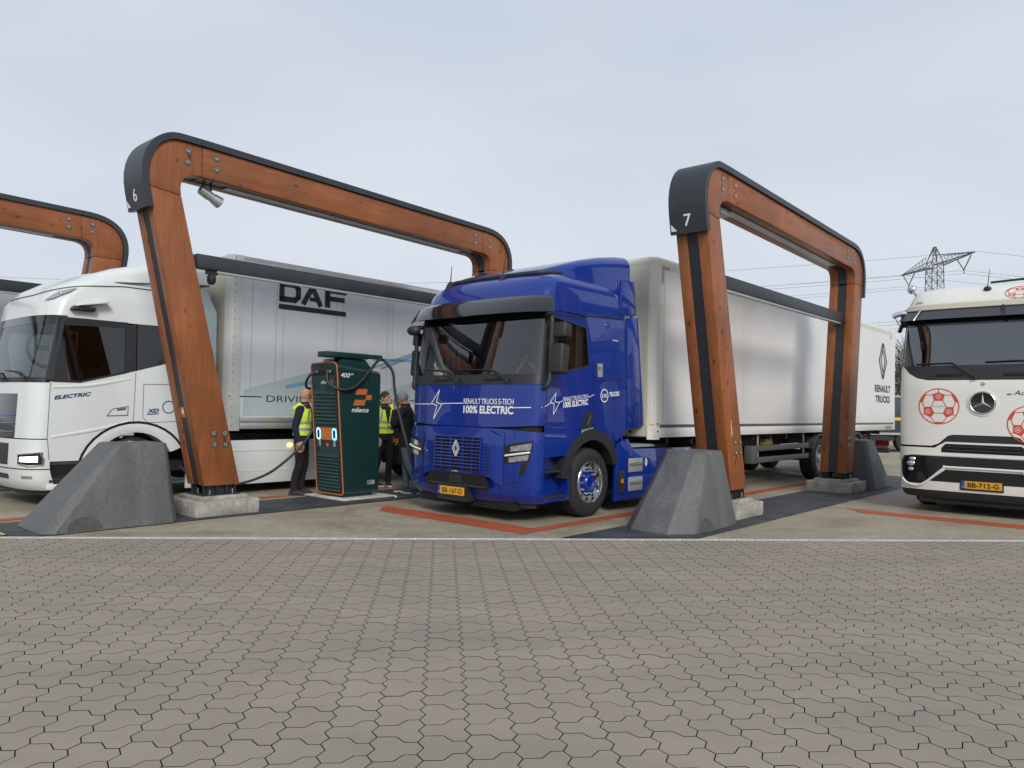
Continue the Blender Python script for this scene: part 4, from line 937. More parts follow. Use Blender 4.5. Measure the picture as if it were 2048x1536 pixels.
# ============================== box trailers
def under(root, L, y_ax, wheels=True, guard=None, z0=1.08):
    mb = MB()
    for s in (-1, 1): mb.box(s * .45 - .05, s * .45 + .05, .35, L - .25, .80, z0 + .01)
    k = .6
    while k < L - .4: mb.box(-1.2, 1.2, k, k + .06, z0 - .10, z0); k += .85
    mb.build('trailer_frame', chass, root)
    for y in y_ax:
        mb = MB(); mb.tube([(-1.1, y, .48), (1.1, y, .48)], .07, 8); mb.build('axle', chass, root)
        for s in (-1, 1):
            wheel(root, s * 1.26, y, .49, .49, .36, s, 'drive', lightgrey)
            mb = MB(); P = [(y + .57 * math.cos(a), .49 + .57 * math.sin(a)) for a in [R(35) + R(120) * i / 12 for i in range(13)]]; Q = [(y + .545 * math.cos(a), .49 + .545 * math.sin(a)) for a in [R(35) + R(120) * i / 12 for i in range(13)]][::-1]
            mb.prism(P + Q, 'x', s * .9, s * 1.28); mb.build('mudguard', gplas, root, smooth=40)
    if guard:
        for s in (-1, 1):
            for z in (.53, .76):
                mb = MB(); mb.box(min(s * 1.245, s * 1.285), max(s * 1.245, s * 1.285), guard[0] + .25, guard[1], z, z + .11); mb.build('side_guard_rail', gplas, root, bevel=.008)
            mb = MB(); mb.box(min(s * 1.10, s * 1.28), max(s * 1.10, s * 1.28), guard[0], guard[0] + .26, .52, .87); mb.build('side_guard_end', gplas, root, bevel=.02)
            for y in (guard[0] + .35, guard[1] - .2):
                mb = MB(); mb.box(min(s * 1.22, s * 1.244), max(s * 1.22, s * 1.244), y - .02, y + .02, .53, z0); mb.build('side_guard_post', lightgrey, root)
    mb = MB(); mb.box(-1.2, 1.2, L - .2, L - .08, .42, .56).box(-.5, -.42, L - .2, L - .1, .5, 1.0).box(.42, .5, L - .2, L - .1, .5, 1.0); mb.build('rear_bumper', chass, root)
    for s in (-1, 1):
        mb = MB(); mb.box(s * 1.0 - .18, s * 1.0 + .18, L - .10, L - .06, .62, .78); mb.build('tail_lamp', redlens, root)
def box_trailer(u, v, L, mside, mfront, label, rail_m, cat='trailer', top=4.0, bot=1.10, group='white box trailers', hw=1.30):
    root = empty('box_trailer', bay(u, v), label, cat, group)
    mb = MB()
    # rounded front corners in plan
    plan = [(-hw, L)] + [(-hw, .14)] + [(-hw + .09 - .09 * math.cos(a), .10 - .10 * math.sin(a) + .0) for a in [PI / 2 * i / 5 for i in range(6)]] + [(hw - .09 + .09 * math.sin(a), .10 - .10 * math.cos(a)) for a in [PI / 2 * i / 5 for i in range(6)]] + [(hw, .14), (hw, L)]
    mb.prism(plan, 'z', bot + .21, top - .13); mb.build('box_body', mside, root, smooth=40)
    mb = MB(); rp = [(-hw - .004, L + .004)] + [(-hw - .004, .10), (-hw + .10, -.004), (hw - .10, -.004), (hw + .004, .10), (hw + .004, L + .004)]
    mb.loft([[(x, y, top - .13) for x, y in rp], [(x, y, top - .05) for x, y in rp], [(x * .975, y if y > 1 else y + .04, top) for x, y in rp]]); mb.build('roof_cap', tcream if mfront is tcream else mside, root, bevel=.01)
    mb = MB(); mb.prism([(hw * sx, y) for sx, y in ((-1.006, L + .006), (-1.006, .06), (1.006, .06), (1.006, L + .006))], 'z', bot, bot + .158); mb.build('bottom_rail', rail_m, root, bevel=.008)
    mb = MB(); mb.prism([(hw * sx, y) for sx, y in ((-1.003, L + .003), (-1.003, .12), (1.003, .12), (1.003, L + .003))], 'z', bot + .16, bot + .208); mb.build('rail_groove', gplas if rail_m is twhite else rail_m, root)
    mb = MB(); mb.box(-hw + .09, hw - .09, -.012, .0, bot + .02, top - .14); mb.build('front_wall', mfront, root)
    for s in (-1, 1):
        mb = MB(); mb.prism([(s * (hw - .10), -.016), (s * (hw + .006), .085), (s * (hw + .006), .19), (s * (hw - .02), .19), (s * (hw - .02), .11), (s * (hw - .12), .0)], 'z', bot - .03, top - .131); mb.build('corner_post', mfront, root, smooth=30)
        mb = MB(); mb.box(min(s * (hw - .06), s * (hw + .008)), max(s * (hw - .06), s * (hw + .008)), L - .09, L + .02, bot, top - .02); mb.build('rear_post', mside, root, bevel=.008)
        mb = MB(); mb.box(min(s * (hw - .08), s * (hw - .02)), max(s * (hw - .08), s * (hw - .02)), L + .02, L + .06, bot + .1, top - .2); mb.build('door_bar', alu, root)
    return root
t7 = box_trailer(-1.044, 4.40, 13.64, twhite, tcream, 'long white box trailer coupled to the blue truck, black diamond emblem', twhite)
under(t7, 13.64, (7.65, 8.97, 10.29), True, (3.80, 6.80))
F1 = lambda y, z: (1.3035, y - 4.40, z)
mb = MB(); rhomb(mb, F1, 16.86, 3.04, .36, .50, .075); mb.build('diamond_emblem', black_print, t7)
for w_, a_, b_, c_, d_ in (('RENAULT', 16.10, 2.155, 17.60, 2.36), ('TRUCKS', 16.16, 1.865, 17.54, 2.065)):
    mb = MB(); text(mb, F1, w_, a_, b_, c_, d_, .035); mb.build('trailer_lettering', black_print, t7)
mb = MB(); ngon2(mb, F1, [(4.62, 3.86), (4.86, 3.86), (4.86, 3.81), (4.67, 3.81), (4.67, 3.58), (4.62, 3.58)]); ngon2(mb, F1, [(17.55, 3.80), (17.75, 3.80), (17.75, 3.75), (17.55, 3.75)]); mb.build('contour_marking', mat('grey_reflective', (.33, .33, .33), .4), t7)
mb = MB(); ngon2(mb, lambda y, z: (1.314, y - 4.40, z), [(17.1, 1.12), (17.75, 1.12), (17.75, 1.22), (17.1, 1.22)]); mb.build('rail_label', mat('grey_label', (.22, .22, .22), .5), t7)
mb = MB(); mb.strip(lambda y, z: (1.304, y, z), [(.30, 1.30), (.30, 3.86)], .006); mb.strip(lambda y, z: (1.304, y, z), [(.20, 3.835), (13.6, 3.835)], .006)
for yy in (3.3, 6.4, 9.5): mb.strip(lambda y, z: (1.304, y, z), [(yy, 1.30), (yy, 3.86)], .003)
mb.build('panel_joint', mat('joint_grey', (.30, .29, .28), .6), t7)
mb = MB()
for zz in (1.20, 1.32): mb.ball((1.312, .13, zz), .008, .018, .018, 8, 6)
mb.lathe([(0, .02), (.012, .02)], (.9, -.03, 1.18), 'y', 10); tag(mb.build('rivets', bmatt, t7), kind='stuff')
mb = MB(); mb.box(.60, .66, -.07, -.02, 3.45, 3.78).box(.615, .645, -.05, -.012, 3.74, 3.88); mb.build('front_clearance_lamp', bplas, t7, bevel=.01)
mb = MB(); mb.prism([(4.9, .86), (5.35, .86), (5.25, 1.08), (5.02, 1.08)], 'x', .95, 1.05); mb.build('wheel_chock', mat('chock_yellow', (.42, .33, .04), .6), t7)
mb = MB(); mb.lathe([(2.6, .02), (2.61, .24), (4.1, .24), (4.11, .02)], (.55, 0, .62), 'y', 18); mb.lathe([(2.7, .02), (2.71, .22), (3.6, .22), (3.61, .02)], (-.6, 0, .62), 'y', 18); mb.build('air_tank', chass, t7, smooth=40)
for s in (-.9, .9):
    mb = MB(); mb.box(s - .06, s + .06, 2.2, 2.32, .35, 1.08).box(s - .14, s + .14, 2.12, 2.40, .30, .34); mb.build('landing_leg', chass, t7)
t5 = box_trailer(-11.9, -3.0, 12.0, tsilver, tsilver, 'white box trailer with ring emblem glimpsed through the white cab windows', alu, top=3.7)
under(t5, 12.0, (7.6, 8.9), True, None)
F5 = lambda y, z: (1.3035, y, z)
mb = MB(); ring2(mb, F5, 2.22, 2.55, .42, .42, .07); mb.strip(F5, [(2.5, 2.85), (2.72, 3.07)], .07); mb.strip(F5, [(2.55, 3.07), (2.75, 3.07), (2.75, 2.87)], .07); text(mb, F5, 'VOLVO', 1.98, 2.50, 2.46, 2.60, .03); mb.build('trailer_lettering', black_print, t5)

# ============================== white box truck (left)
def daf():
    root = empty('box_truck', bay(-6.58, -2.75), 'white electric box truck with large black DAF letters on its silvery body', 'truck')
    c = Cab([(.24, .16, 1.18, .42), (.34, .06, 1.23, .40), (.55, .02, 1.25, .38), (1.0, .03, 1.25, .36), (1.75, .06, 1.25, .34), (1.80, .07, 1.25, .33), (2.65, .24, 1.215, .30), (2.72, .25, 1.215, .32), (2.95, .27, 1.21, .40), (3.15, .40, 1.18, .50), (3.32, .68, 1.13, .56), (3.46, 1.02, 1.06, .55), (3.57, 1.40, .98, .5), (3.64, 1.78, .88, .35)], 2.8, 2.35)
    fr = c.front; sd = c.side
    mb = MB(); c.patch(mb, -.5, .5, .98, 1.76, 0, 40, 5); mb.build('front_panel', dwhite, root, smooth=60)
    mb = MB(); c.patch(mb, -.19, .19, .98, 1.60, .006, 36, 3); gr = mb.build('grille', bgloss, root, smooth=60)
    for z in (1.06, 1.18, 1.30): 
        mb = MB(); mb.tube([c.P(-.185 + .37 * i / 20, z, .012) for i in range(21)], .010, 5); mb.build('grille_accent', blue, gr, smooth=60)
    mb = MB(); c.patch(mb, -.5, .5, .25, .965, 0, 40, 8); mb.build('bumper', dwhite, root, smooth=60)
    mb = MB(); c.patch(mb, -.14, .14, .40, .90, .006, 30, 2); mb.build('bumper_intake', bplas, root, smooth=60)
    mb = MB(); c.patch(mb, -.5, .5, .95, 1.0, -.02, 40, 1); c.patch(mb, -.5, .5, 1.75, 1.82, -.015, 40, 1); mb.build('panel_gap', bmatt, root)
    mb = MB(); c.patch(mb, -.45, .45, .18, .26, -.06, 30, 1); mb.build('bumper_lip', bplas, root)
    mb = MB(); c.patch(mb, -.445, .445, 1.80, 2.66, 0, 40, 8); mb.build('windscreen', glass, root, smooth=60)
    mb = MB(); c.patch(mb, -.5, .5, 2.60, 2.72, .004, 40, 1); mb.build('windscreen_header', bgloss, root, smooth=60)
    mb = MB(); c.patch(mb, -.45, .45, 1.76, 1.83, .004, 36, 1); mb.build('wiper_cowl', bplas, root, smooth=60)
    mb = MB(); mb.loft([c.ring(z) for z in (2.69, 2.72, 2.85, 2.95, 3.05, 3.15, 3.24, 3.32, 3.40, 3.46, 3.52, 3.57, 3.64)], False, False); r_ = c.ring(3.64); mb.add(r_, [list(range(len(r_)))]); rf = mb.build('roof', dwhite, root, smooth=70, weld=True)
    # raised roof spoiler with side strakes
    def sec(y, w, zb, zt, rad):
        P = [(-w, y, zb)]
        for k in range(6): a = PI - k * PI / 10; P.append((-w + rad + rad * math.cos(a), y, zt - rad * .6 + rad * .6 * math.sin(a)))
        for k in range(6): a = PI / 2 - k * PI / 10; P.append((w - rad + rad * math.cos(a), y, zt - rad * .6 + rad * .6 * math.sin(a)))
        return P + [(w, y, zb)]
    mb = MB(); mb.loft([sec(.55, .75, 3.08, 3.18, .1), sec(.85, .98, 3.14, 3.36, .2), sec(1.25, 1.08, 3.24, 3.53, .26), sec(1.7, 1.13, 3.34, 3.66, .3), sec(2.2, 1.16, 3.40, 3.76, .3), sec(2.70, 1.17, 3.42, 3.80, .3)]); mb.build('roof_spoiler', dwhite, rf, smooth=50)
    mb = MB(); mb.tube([c.P(q, 3.04 + .20 * min(1, max(0, (abs(q) - .1) / .5)), .004) for q in [-.95 + 1.9 * i / 60 for i in range(61)]], .009, 5); mb.build('roof_seam', gplas, rf, smooth=60)
    for s in (-1, 1):
        f = sd(0, s)
        mb = MB(); mb.tube([(s * (1.20 - .10 * (1 - t) ** 2), .95 + 1.7 * t, 3.26 + .16 * t) for t in [i / 8 for i in range(9)]], .014, 5); mb.build('roof_groove', gplas, rf, smooth=60)
        mb = MB(); c.patch(mb, s * .438, s * .5, 1.80, 2.66, .004, 8, 4); mb.build('front_pillar', bgloss, root, smooth=60)
        arch = [(.94, .66)] + [(1.55 - .70 * math.cos(a), .47 + .66 * math.sin(a)) for a in [R(30) + R(120) * k / 10 for k in range(11)]] + [(2.35, .90)]
        mb = MB(); mb.band(f, [(.36, .66)] + arch, [(.36, 1.775), (.46, 1.775), (.75, 1.775), (1.42, 1.95), (1.50, 1.97), (2.35, 2.22)], .12, 4); mb.build('door_panel', dwhite, root, smooth=50)
        mb = MB(); mb.poly(sd(.002, s), [(.40, 1.77), (.60, 1.77), (.48, 2.58), (.44, 2.68)]); mb.poly(sd(.002, s), [(1.36, 1.93), (1.52, 1.98), (1.52, 2.68), (1.36, 2.66)]); mb.band(sd(.002, s), [(.44, 2.58), (1.40, 2.62)], [(.44, 2.70), (1.40, 2.70)], .3, 1); mb.build('window_surround', bplas, root)
        mb = MB(); mb.strip(sd(.003, s), [(.58, 1.785), (.75, 1.785), (1.38, 1.95)], .03); mb.build('window_sill_trim', bplas, root)
        mb = MB(); mb.poly(sd(-.006, s), [(.44, 1.77), (.74, 1.77), (1.42, 1.94), (1.42, 2.64), (.46, 2.60)]); mb.build('side_window', glass_d, root)
        mb = MB(); mb.poly(sd(.001, s), [(1.535, 1.985), (2.35, 2.23), (2.35, 2.70), (1.535, 2.69)]); mb.build('rear_quarter_window', bgloss, root)
        seams(root, 'panel_seam', gplas, sd(.003, s), [[(.37, 1.77), (.355, 1.0), (.39, .68)], [(1.50, 1.10), (1.52, 1.96)], [(2.2, 1.80), (1.64, 1.78), (1.64, 1.28), (1.72, 1.20), (2.2, 1.22)]], .008)
        # door creases, as raised ridges
        for L_ in ([(.40, 1.70), (.9, 1.74), (1.45, 1.86)], [(.40, 1.0), (1.0, 1.10), (1.45, 1.22)]):
            mb = MB(); mb.tube(spline([sd(-.030, s)(*L_[0]), sd(-.026, s)(*L_[1]), sd(-.034, s)(*L_[2])], 6), .038, 14); mb.build('door_crease', dwhite, root, smooth=80)
        mb = MB(); mb.poly(sd(.004, s), [(1.13, 1.30), (1.20, 1.40), (1.42, 1.44), (1.42, 1.31)]); hd = mb.build('handle_recess', dwhite, root)
        mb = MB(); mb.strip(sd(.006, s), [(1.13, 1.30), (1.20, 1.40), (1.42, 1.44), (1.42, 1.31)], .012, True); mb.poly(sd(.007, s), [(1.26, 1.375), (1.39, 1.39), (1.39, 1.42), (1.27, 1.405)]); mb.build('door_handle', gplas, hd)
        # wheel arch
        rings = []
        for k in range(15):
            a = R(12) + R(140) * k / 14
            p = (1.55 - .78 * math.cos(a), .47 + .72 * math.sin(a)); q = (1.55 - .60 * math.cos(a), .47 + .585 * math.sin(a)); rings.append([(s * 1.258, p[0], p[1]), (s * 1.268, (p[0] + q[0]) / 2, (p[1] + q[1]) / 2), (s * 1.250, q[0], q[1]), (s * .98, q[0], q[1]), (s * .98, p[0], p[1])])
        mb = MB(); mb.loft(rings); mb.build('wheel_arch', dwhite, root, smooth=30)
        mb = MB(); mb.strip(sd(.012, s), [(1.55 - .80 * math.cos(a), .47 + .735 * math.sin(a)) for a in [R(12) + R(140) * k / 14 for k in range(15)]], .035); mb.build('arch_gap', bmatt, root)
        mb = MB(); mb.box(min(s * .9, s * 1.2), max(s * .9, s * 1.2), .40, 2.3, .45, .60); mb.build('arch_liner', bmatt, root)
        mb = MB(); mb.box(min(s * 1.04, s * 1.10), max(s * 1.04, s * 1.10), .36, .98, .32, .68); mb.build('step_wall', dwhite, root)
        mb = MB(); mb.box(min(s * 1.02, s * 1.235), max(s * 1.02, s * 1.235), .40, .94, .36, .42); mb.build('step_tread', bplas, root, bevel=.01)
        mb = MB(); mb.box(min(s * 1.02, s * 1.24), max(s * 1.02, s * 1.24), .38, .98, .26, .34); mb.build('step_sill', dwhite, root, bevel=.015)
        # headlamps round the corner
        P = lambda q, z, o: c.P(s * q, z, o)
        hl = MB(); hl.grid(lambda a, b: P(.235 + .225 * a, .62 + .13 * b + .04 * a * b - .02 * a * (1 - b), .006), 14, 3); h = hl.build('headlamp', bgloss, root, smooth=60)
        hl = MB(); hl.grid(lambda a, b: P(.255 + .165 * a, .655 + .065 * b + .02 * a * b, .012), 12, 2); hl.build('lit_reflector', lamp_white, h)
        hl = MB(); hl.tube([P(.235 + .20 * i / 8, .755 + .035 * i / 8, .014) for i in range(9)] + [P(.467, .70, .014), P(.465, .62, .014), P(.40, .605, .014), P(.33, .60, .014), P(.25, .62, .014)], .010, 6); hl.build('headlamp_rim', chrome, h, smooth=50)
        hl = MB(); hl.grid(lambda a, b: P(.26 + .10 * a, .42 + .04 * b, .006), 6, 1); hl.build('fog_lamp', chrome, root)
        mb = MB(); mb.tube([P(.5 * i / 20, .555, .002) for i in range(21)], .006, 4); mb.build('bumper_seam', bmatt, root)
        # roof lamp
        P2 = [c.P(s * q, z, .03) for q, z in ((.25, 2.93), (.31, 3.07), (.42, 3.15), (.395, 3.06), (.33, 2.96))]
        mb = MB(); mb.add(P2, [list(range(5))]); ml = mb.build('roof_lamp', lightgrey, root); mb = MB(); mb.ball(tuple(sum((Vector(p) for p in P2), Vector()) / 5), .05, .03, .03, 10, 6); mb.build('roof_lamp_lens', lens, ml, smooth=60)
        # camera arm
        mb = MB(); mb.prism([(.58, 2.80), (.90, 2.80), (.92, 2.86), (.62, 2.87)], 'x', s * 1.17, s * 1.32); ca = mb.build('camera_mount', bplas, root, bevel=.025, seg=3)
        mb = MB(); mb.prism([(.66, 2.865), (1.06, 2.94), (1.08, 2.97), (.70, 2.90)], 'x', s * 1.20, s * 1.36); mb.build('camera_arm', dwhite, ca, bevel=.008)
        wheel(root, s * 1.235, 1.55, .49, .49, .30, s, 'steer', lightgrey)
        # cab to body fairing
        mb = MB(); mb.prism([(2.37, .95), (2.85, .95), (2.80, 3.0), (2.62, 3.35), (2.37, 3.35)], 'x', s * 1.10, s * 1.20); mb.build('rear_fairing', mat('pale_blue_fairing', (.42, .52, .54), .35, 0, .3, var=.1), root, bevel=.02)
        # side skirts
        for (a, b) in ((2.34, 2.90), (2.91, 4.35), (4.36, 5.80)):
            mb = MB(); mb.prism([(a, .16), (b, .16), (b, .90), (a, .90)], 'x', s * 1.20, s * 1.242); sk = mb.build('side_skirt', dwhite, root, bevel=.012)
            mb = MB(); mb.box(min(s * 1.242, s * 1.248), max(s * 1.242, s * 1.248), a + .02, b - .02, .715, .73).box(min(s * 1.242, s * 1.248), max(s * 1.242, s * 1.248), a + .02, b - .02, .375, .385); mb.build('skirt_ridge', dwhite, sk)
        mb = MB(); mb.ball((s * 1.245, 4.20, .80), .02, .055, .04, 12, 8); mb.build('side_marker_lamp', lamp_amber, root, smooth=60)
    mb = MB(); mb.box(-1.2, 1.2, 2.30, 2.352, 1.0, 3.3); mb.build('cab_back', dwhite, root)
    mb = MB(); text(mb, sd(.0075, 1), 'ELECTRIC', .42, 1.525, .90, 1.58, .035, .25, .065); mb.build('door_lettering', navy_print, root)
    mb = MB(); text(mb, sd(.0075, 1), 'XD', 1.70, 1.345, 1.88, 1.405, .04, .25, .012); mb.strip(sd(.0045, 1), [(1.70, 1.325), (1.88, 1.337)], .014); mb.build('model_lettering', navy_print, root)
    mb = MB(); ring2(mb, sd(.0045, 1), 2.03, 1.44, .1, .1, .015); mb.build('ring_mark', navy_print, root)
    wf = lambda x, z: (x, c.fy(x, z) - .03, z)
    wiper(root, wf, (.35, 1.80), (-.4, 1.93), (.05, 1.90)); wiper(root, wf, (1.0, 1.82), (.35, 1.93), (.75, 1.91))
    mb = MB(); mb.prism([(.26, 1.4), (.66, 1.4), (.62, 1.70), (.42, 1.82), (.28, 1.78)], 'x', -1.0, 1.0); mb.build('dashboard', gplas, root, bevel=.03)
    mb = MB(); mb.box(-1.19, 1.19, .45, 2.3, 1.12, 1.16).box(-1.17, 1.17, 2.2, 2.24, 1.15, 2.9).box(-1.15, 1.15, .45, 2.2, 2.74, 2.76); mb.build('cab_lining', mat('cab_lining_brown', (.055, .042, .036), .9), root)
    seats(root, (-.6, .6), 1.02, 1.25, mat('dark_seat', (.03, .028, .028), .9)); steering(root, .6, .64, 1.84)
    # box body
    L = 9.4; y0 = 2.96
    bx = Matrix.Translation((0, y0, 0))
    def bld(mb_, nm, m, **k):
        o = mb_.build(nm, m, root, **k); o.matrix_local = bx; return o
    hw = 1.30; mb = MB(); mb.box(-hw, hw, .16, L, 1.29, 3.86); bd = bld(mb, 'box_body', tsilver)
    mb = MB(); mb.box(-hw - .004, hw + .004, .10, L + .01, 3.862, 3.97).box(-hw + .02, hw - .02, .12, L, 3.97, 4.0); bld(mb, 'roof_rail', alu, bevel=.012)
    mb = MB(); mb.box(-hw - .012, hw + .012, .24, L + .01, 1.20, 1.29).box(-hw - .006, hw + .006, .24, L + .01, 1.09, 1.196); bld(mb, 'bottom_rail', alu, bevel=.006)
    mb = MB(); mb.box(-hw + .12, hw - .12, -.01, .15, 1.09, 3.98); bld(mb, 'front_wall', tcream)
    for s in (-1, 1):
        mb = MB(); mb.prism([(s * (hw - .13), -.02), (s * (hw + .008), .06), (s * (hw + .008), .235), (s * (hw - .14), .235)], 'z', 1.06, 4.0); bld(mb, 'corner_post', mat('pale_corner', (.58, .60, .57), .4, var=.05), bevel=.01)
        rv = MB()
        for k in range(20): rv.ball((s * (hw + .009), .085, 1.15 + k * .147), .006, .011, .011, 6, 4)
        tag(bld(rv, 'rivets', gplas), kind='stuff')
        pj = MB(); q = lambda y, z: (s * (hw + .003), y, z)
        for y in (.42, .88, 1.02, 2.13, 2.28, 3.35, 3.48, 4.6, 4.73, 5.9, 6.03, 7.2, 7.33): pj.strip(q, [(y - .21 + .2, 1.30), (y - .21 + .2, 3.86)], .008)
        pj.strip(q, [(.24, 3.74), (L, 3.74)], .006); bld(pj, 'panel_joint', mat('joint_blue_grey', (.30, .33, .36), .6))
    q = lambda y, z: (hw + .005, y - .21, z); q2 = lambda y, z: (hw + .004, y - .21, z)
    mb = MB(); [mb.strip(q, [(1.12 + a * 1.415, 3.31 + b * .37) for a, b in L_], .10) for L_ in ([(0, .14), (.22, .14), (.27, .3), (.27, .7), (.22, .86), (0, .86)],)]; mb.strip(q, [(1.17, 3.31), (1.17, 3.68)], .10)
    mb.strip(q, [(1.60, 3.31), (1.79, 3.64)], .10); mb.strip(q, [(1.79, 3.64), (1.98, 3.31)], .10); mb.strip(q, [(1.74, 3.42), (1.90, 3.42)], .07); mb.strip(q, [(2.12, 3.31), (2.12, 3.68)], .12); mb.strip(q, [(2.06, 3.63), (2.535, 3.63)], .10); mb.strip(q, [(2.06, 3.48), (2.50, 3.48)], .09)
    bld(mb, 'brand_lettering', black_print)
    mb = MB(); mb.strip(q, [(1.115, 3.225), (2.535, 3.225)], .09); bld(mb, 'brand_bar', black_print)
    mb = MB(); text(mb, q, 'DRIVING ZERO EMISSIONS', .93, 1.55, 4.05, 1.665, .0); bld(mb, 'slogan_lettering', black_print)
    mb = MB(); mb.strip(q, [(.24, 1.635), (.84, 1.635)], .018); bld(mb, 'slogan_line', black_print); mb = MB(); mb.strip(q, [(4.15, 1.635), (7.0, 1.635)], .018); bld(mb, 'slogan_line', black_print)
    mb = MB(); mb.strip(q, [(.46, 3.70), (.46, 3.90 - .07)], .05); mb.strip(q, [(.44, 3.815), (.68, 3.815)], .05); bld(mb, 'contour_marking', MATS['grey_reflective'])
    mb = MB(); mb.strip(q2, [(2.6, 2.05), (5.4, 3.0)], .035); mb.strip(q2, [(3.4, 2.25), (5.6, 3.05)], .05); mb.strip(q2, [(3.2, 2.42), (5.6, 2.48)], .05); mb.strip(q2, [(1.3, 1.82), (2.9, 2.12)], .07); bld(mb, 'blue_stripes', blue_print)
    mb = MB(); ngon2(mb, lambda y, z: (hw + .0035, y - .21, z), [(.5, 1.31), (.5, 1.75), (2.0, 2.15), (3.4, 1.6), (3.4, 1.31)]); ngon2(mb, lambda y, z: (hw + .0035, y - .21, z), [(3.0, 1.7), (5.8, 2.4), (5.8, 1.9), (3.9, 1.5)]); bld(mb, 'pale_blue_fields', mat('pale_teal_print', (.42, .50, .52), .35, 0, .3))
    mb = MB(); mb.box(-.9, .9, 2.4, 6.0, .30, 1.0).box(-.45, .45, 2.4, y0 + L, .85, 1.05); mb.build('chassis_frame', chass, root)
    for s in (-1, 1):
        wheel(root, s * 1.24, 7.4, .49, .49, .29, s, 'drive', lightgrey, True)
        mb = MB(); mb.box(min(s * .7, s * 1.24), max(s * .7, s * 1.24), 6.72, 6.76, .35, .95).box(min(s * .7, s * 1.24), max(s * .7, s * 1.24), 8.04, 8.08, .35, .95).box(min(s * .7, s * 1.24), max(s * .7, s * 1.24), 6.72, 8.08, .93, .97); mb.build('mudguard', chass, root)
        mb = MB(); mb.box(s * 1.1 - .1, s * 1.1 + .1, 6.69, 6.72, .78, .92); mb.build('mudguard_reflector', amber, root)
    return root
daf()

